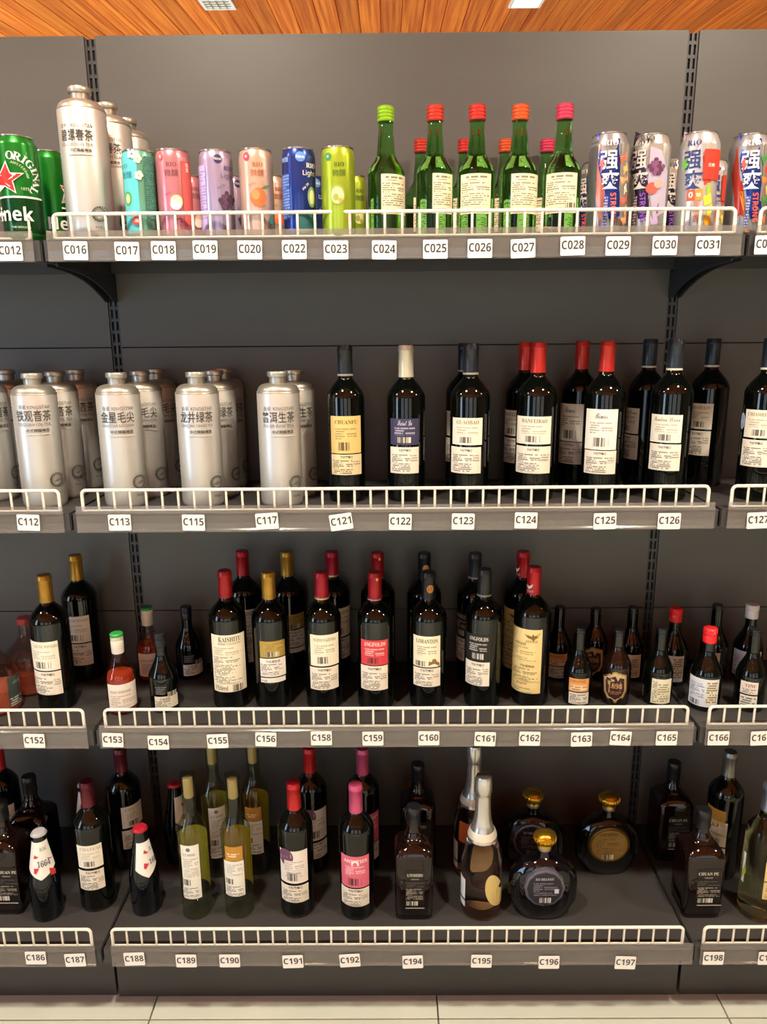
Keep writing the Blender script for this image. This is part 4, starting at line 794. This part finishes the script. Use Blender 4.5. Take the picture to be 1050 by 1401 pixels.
slim('190', 329.5, 1258, 1058, [('L', 308.4, 1159, 332, 1178.4, paper('#c08a34')), ('X', 311, 1167, 327, 1173, '#c08a34', '#f0e2bc', 'bold'), ('L', 308.6, 1179, 334.8, 1226.6, paper('#ece9dc')), ('X', 311, 1182, 332, 1199, '#ece9dc', '#8a8a7c', 'lines'), ('X', 310, 1202, 320, 1209, '#ece9dc', '#2a2a26', 'bar'), ('X', 311, 1212, 333, 1225, '#ece9dc', '#5a5a50', 'dense')], (math.pi - 1.3, math.pi + 1.25, '#c48f1c'), 'slim clear bottle with gold and white back label above price tag C190')
rear('189', 288, 1009, 'slim clear bottle with yellow label behind the one of price tag C189', 20); rear('190', 344, 1008, 'slim clear bottle with golden label behind the one of price tag C190', 0)
# square spirit bottles
def square(key, u, vb, vt, art, label, w=.0405, rz=0, capm=None):
    z = ZS[3]; P0 = atz(u, vb, z); c = np.array([P0[0], P0[1] + w]); H = height(u, vt, c, z)
    root = thing('square_bottle', (c[0], c[1], z), label, 'spirit bottle', 'square dark bottles on the bottom shelf')
    def ring(hw, zz, e, n=48):
        o = []
        for j in range(n):
            a = 2*math.pi*(j + .5)/n; cc, s = math.cos(a), math.sin(a); k = (abs(cc)**e + abs(s)**e)**(-1/e); o.append((hw*k*cc, hw*k*s, zz))
        return o
    hb = H*.60; rows = [(w*.80, .0015, 9), (w*.93, 0, 9), (w*.98, .004, 9), (w*.96, .009, 9), (w*.955, .011, 9), (w, .016, 10), (w, hb, 10), (w*.985, hb + .004, 8), (w*.90, hb + .011, 6), (w*.80, hb + .016, 4), (w*.66, hb + .020, 3), (w*.60, hb + .0215, 2.4), (w*.62, hb + .024, 2.2), (w*.58, hb + .027, 2), (w*.48, hb + .030, 2), (w*.49, hb + .033, 2), (w*.44, hb + .037, 2), (w*.36, hb + .044, 2), (w*.335, H - .046, 2), (w*.32, H - .03, 2), (w*.30, H - .004, 2)]
    g = MB(); g.loft([ring(a, b_, e) for a, b_, e in rows], G_BROWN); b = g.obj('glass_body', root)
    g = MB(); n = 36; r = .0148; rg = []
    for rr, zz in ((r, H - .042), (r, H - .014), (r*1.05, H - .013), (r*1.05, H - .003), (r*.93, H)):
        rg.append([((rr + (.0004 if j % 2 else 0))*math.cos(2*math.pi*j/n), (rr + (.0004 if j % 2 else 0))*math.sin(2*math.pi*j/n), zz) for j in range(n)])
    g.loft(rg, KCAP); cp = g.obj('screw_cap', root)
    g = MB(); g.lathe([(r*1.02, H - .0135), (r*1.06, H - .013), (r*1.02, H - .0125)], mat('cap_ring', '#8a8a86', .3, .6)); g.obj('ring', cp)
    artwork(root, Flat(c, z, -w), art, b); PRE[key] = (root, H, w, 3); return root
def sqart(u0, v0, u1, v1, title, line='#cfc7b4'):
    p = '#171210'; w = u1 - u0; um = (u0 + u1)/2; I = ink(line)
    return [('L', u0, v0, u1, v1, mat('black_label', p, .35)), ('T', um, v0 + 6.5, 4, title, I, {'style': 'serif', 'w': w*.7}), ('T', um, v0 + 12, 2, 'LIQUEUR', I, {'w': w*.36}), ('X', u0 + 1, v0 + 15, u1 - 1, v0 + 23, p, '#5a5048', 'lines'), ('X', u0 + 1, v0 + 24, u1 - 2, v1 - 12, p, '#a89c88', 'dense'),
            ('X', u0 + 1, v1 - 10.5, u1 - w*.35, v1 - 4.5, '#d8d0c0', '#1d1a18', 'bar'), ('R', u0, v1 - 1.6, u1, v1 - .6, I)]
square('194', 567, 1259, 1102, sqart(555, 1191, 581, 1243, 'E.PINHEIRO'), 'square dark brown spirit bottle above price tag C194')
square('198', 961, 1257, 1106, sqart(953.4, 1189, 987, 1239, 'CHUAN PE'), 'square dark spirit bottle above price tag C198')
square('185', 6, 1252, 1096, sqart(-8, 1187, 25.5, 1236, 'CHUAN PE', '#d8d2c4'), 'square dark spirit bottle cut off by the picture edge beside the white-capped beer')
rear('194', 572, 1040, 'square dark spirit bottle behind the one of price tag C194', 0, rc=.014); rear('198', 924, 1038, 'square dark spirit bottle behind the one of price tag C198', 0, rc=.014); rear('185', 38, 1057, 'square dark spirit bottle behind the one beside the white-capped beer', 0, rc=.014)
# sparkling wine
def sparkling(u, vb, vt, label):
    z, R = ZS[3], .043; c = front(u, vb, R, z); H = height(u, vt, c, z)
    root = thing('sparkling_wine_bottle', (c[0], c[1], z), label, 'wine bottle', 'sparkling wine bottles on the bottom shelf')
    P = [(R*.45, .016), (R*.7, .006), (R*.86, .0005), (R - .003, 0), (R - .0006, .003), (R, .009), (R, H*.36)]
    for i in range(1, 15): t = i/14; P.append((.0155 + (R - .0155)*(1 - t*t*(3 - 2*t))**1.1, H*.36 + H*.40*t))
    P.append((.0145, H - .01)); g = MB(); g.lathe(P, G_ROSE, 48); b = g.obj('glass_body', root); S = Cyl((0, 0), 0, P)
    Q = [(S.r(H*.545) + .0012, H*.545), (S.r(H*.56) + .0024, H*.56), (S.r(H*.61) + .0026, H*.61), (S.r(H*.625) + .0010, H*.625)] + [(S.r(H*q) + .0009, H*q) for q in (.66, .70, .74, .78, .82, .86)] + [(.0165, H*.87), (.0180, H*.88), (.0182, H*.93), (.0172, H*.975), (.0150, H*.995), (.008, H)]
    g = MB(); g.lathe(Q, mat('champagne_foil', '#cdcbc6', .26, .85, bump=.35, bscale=120), 48); f = g.obj('foil', root)
    g = MB(); g.lathe([(S.r(H*.565) + .0030, H*.565), (S.r(H*.575) + .0036, H*.575), (S.r(H*.605) + .0034, H*.605), (S.r(H*.612) + .0028, H*.612)], mat('foil_collar', '#e0d8c2', .4, .3), 48); g.obj('collar', f)
    artwork(root, Cyl(c, z, P), [('L', 629.5, 1198, 637, 1236, paper('#e2e2dc')), ('R', 629.5, 1225, 637, 1228, ink('#3a3a3a')), ('L', 666, 1216, 666.4, 1217, paper('#d9c27a')), ('P', [(667 + 12*math.cos(k*.349) - 1.5*math.sin(k*.349) + 9, 1218 - 21*math.sin(k*.349)) for k in range(18)], paper('#d9c27a'))], b)
    PRE['195'] = (root, H, R, 3)
sparkling(657, 1261, 1060, 'rosé sparkling wine bottle with silver foil neck above price tag C195')
o_ = rear('195', 650, 1014, 'rosé sparkling wine bottle with an orange label behind the one of price tag C195', 0, rc=.012)
g = MB(); H_ = PRE['195'][1]; S_ = Cyl((0, 0), 0, [(.0439, 0), (.0439, H_*.36), (.042, H_*.45), (.037, H_*.5)]); rect(g, S_, -.040, .012, H_*.30, H_*.455, paper('#c0642c'), .0004); g.obj('front_label', o_)
# flat round cognac flasks with gilt stoppers
def flask(key, u, vb, vt, shape, label, purple='#0a070c'):
    z = ZS[3]; P0 = atz(u, vb, z); D = .033; c = np.array([P0[0], P0[1] + D*.9]); H = height(u, vt, c, z)
    root = thing('cognac_flask', (c[0], c[1], z), label, 'spirit bottle', 'round flasks on the bottom shelf'); W_ = .0715
    def ring(wx, wy, zz, e, n=64, fl=0):
        o = []
        for j in range(n):
            a = 2*math.pi*j/n; cc, s = math.cos(a), math.sin(a); k = (abs(cc)**e + abs(s)**e)**(-1/e); q = 1 + fl*(math.cos(16*a))
            o.append((wx*k*cc*q, wy*k*s*q, zz))
        return o
    hb = H*.70; rows = [(.040, .020, .002, 2.6, 0), (.046, .025, 0, 2.6, 0), (.050, .027, .004, 2.6, 0)]
    for i in range(15):
        t = .07 + .90*i/14; zz = hb*t; q = math.sin(math.pi*min(1, (t*.86 + .14)))
        wx = W_*max(0, 1 - abs((t - .47)/.56)**2.5)**(1/2.1); wy = D*max(0, 1 - abs((t - .45)/.62)**2.6)**(1/2.6)
        rows.append((max(wx, .0145), max(wy, .0140), zz, 2.25, .030 if 2 < i < 12 else 0))
    rows += [(.0135, .0135, hb + .002, 2, 0), (.0125, .0125, hb + .006, 2, 0), (.0125, .0125, H*.83, 2, 0)]
    g = MB(); g.loft([ring(a, b_, q, e, fl=f) for a, b_, q, e, f in rows], mat('dark_flask_glass' + purple.strip('#'), purple, .04, spec=.6)); g.obj('glass_body', root)
    g = MB(); g.lathe([(.0138, H*.79), (.0142, H*.80), (.0138, H*.835), (.0128, H*.845)], mat('pewter_collar', '#a39a8a', .35, .7)); g.obj('collar', root)
    gold = mat('gilt', '#c79a2e', .25, .9); g = MB(); g.lathe([(.0160, H*.835), (.0170, H*.84), (.0160, H*.86), (.0180, H*.885), (.0225, H*.905), (.0235, H*.925), (.0228, H*.945), (.0205, H*.955), (.0190, H*.953), (.0160, H*.975), (.010, H*.992), (.004, H)], gold, 48); o = g.obj('stopper', root)
    g = MB()
    for k in range(20): a = 2*math.pi*k/20; x, y = .0228*math.cos(a), .0228*math.sin(a); g.tube([(x*.90, y*.90, H*.895), (x*1.03, y*1.03, H*.925), (x*.95, y*.95, H*.950)], .0016, gold, 6)
    g.obj('fluting', o)
    pl, art = shape; g = MB(); uc, vc, ru, rv, m, rim = pl; S = Flat(c, z, -D - .0005); x, zz = S.hit(uc, vc); q = px2m(S, uc, vc); N = 40
    def el(k): return [(x + ru*q*k*math.cos(2*math.pi*j/N)*(1 + rim[1]*math.cos(12*math.pi*2*j/N)), zz + rv*q*k*math.sin(2*math.pi*j/N)*(1 + rim[1]*math.cos(12*math.pi*2*j/N))) for j in range(N)]
    g.loft([[(a, y, b_) for a, b_ in el(k)] for k, y in ((1.10, -D*.72), (1.06, -D + .001), (1.0, -D - .0005))], rim[0], smooth=False); pq = g.obj('plaque', root)
    g = MB(); g.loft([[(a, y, b_) for a, b_ in el(k)] for k, y in ((.94, -D - .0004), (.93, -D - .0012))], m, smooth=False); lb = g.obj('label', root)
    artwork(root, Flat(c, z, -D - .0010), art, lb); PRE[key] = (root, H, D, 3)
NAVY = mat('navy_label', '#23212c', .4)
flask('196', 745, 1260, 1137, ((746, 1216, 22, 23, NAVY, (mat('dull_silver_rim', '#6a6672', .35, .5), .02)), [('T', 746, 1203, 3.4, 'XO BRANDY', ink('#b8b4bc'), {'style': 'serif', 'w': 22}), ('X', 730, 1207, 763, 1226, '#23212c', '#8a8690', 'lines'), ('X', 738, 1228, 754, 1235, '#d8d4d0', '#1d1a18', 'bar'), ('R', 759, 1216, 765, 1222, ink('#c8c4c8'))]), 'round dark flask with gilt stopper and navy label above price tag C196')
flask('197', 832.5, 1198, 1084, ((834.5, 1157, 23, 22, mat('dull_gold_label', '#9a7c38', .4, .3), (mat('gold_rim', '#6a5424', .35, .6), 0)), [('T', 834, 1142, 3.6, 'LOUIDINO', ink('#4a3a16'), {'style': 'serif', 'w': 22}), ('X', 816, 1147, 853, 1170, '#9a7c38', '#3f3216', 'lines'), ('X', 823, 1169, 840, 1175.5, '#d8cca8', '#1d1a18', 'bar')]), 'round dark flask with gilt stopper and gold oval label near price tag C197', '#0b0806')
rear('196', 731, 1074, 'round dark flask with gilt stopper behind the one of price tag C196', -6, rc=.018)
# pale white wines by price tag C198
wine('199', 1032, 1261, 1072, 3, '#8f98ac', [('L', 1003, 1155, 1021.4, 1195.4, paper('#e6e4d0')), ('P', [(1004, 1190), (1021, 1194), (1021, 1180), (1010, 1183)], ink('#a8b040')), ('L', 1046, 1180, 1066, 1230, paper('#d8c27c')), ('R', 1046, 1206, 1066, 1207.5, ink('#3a3420')), ('X', 1048, 1210, 1064, 1228, '#d8c27c', '#4a4228', 'dense')], 'pale white wine bottle with silver capsule beside the square dark bottle of price tag C198', glass=G_OLIVE, cl=.06, R=.0375, metal=.75, high=.62)
wine('198w', 1000, 1260, 1072, 3, '#98968e', [('L', 968, 1150, 1016, 1174, paper('#b9842a')), ('L', 985, 1173, 1015, 1230, paper('#e2dcc2')), ('P', [(985.5, 1192), (990, 1178), (996, 1176), (1003, 1183), (1015, 1173.5), (985.5, 1173.5)], ink('#b9842a')), ('T', 1003, 1194, 3.4, 'PAJARILLA', ink('#5a5644'), {'style': 'serif', 'w': 20}), ('X', 990, 1198, 1006, 1205, '#e2dcc2', '#2a2820', 'bar'), ('R', 985, 1209, 1015, 1211.5, ink('#2a2418')), ('X', 987, 1213, 1013, 1228, '#e2dcc2', '#5a5644', 'dense')], 'white wine bottle with silver capsule and cream scenic label behind the pale one', cl=.058, R=.0375, metal=.75)
_b = PRE['198w']; P_ = atz(992, 1022, ZS[3] + _b[1]); cc_ = P_[:2] - .013*hdir(P_); _b[0].location = (cc_[0] + .012, cc_[1] - .006, ZS[3])
bpy.context.view_layer.update()
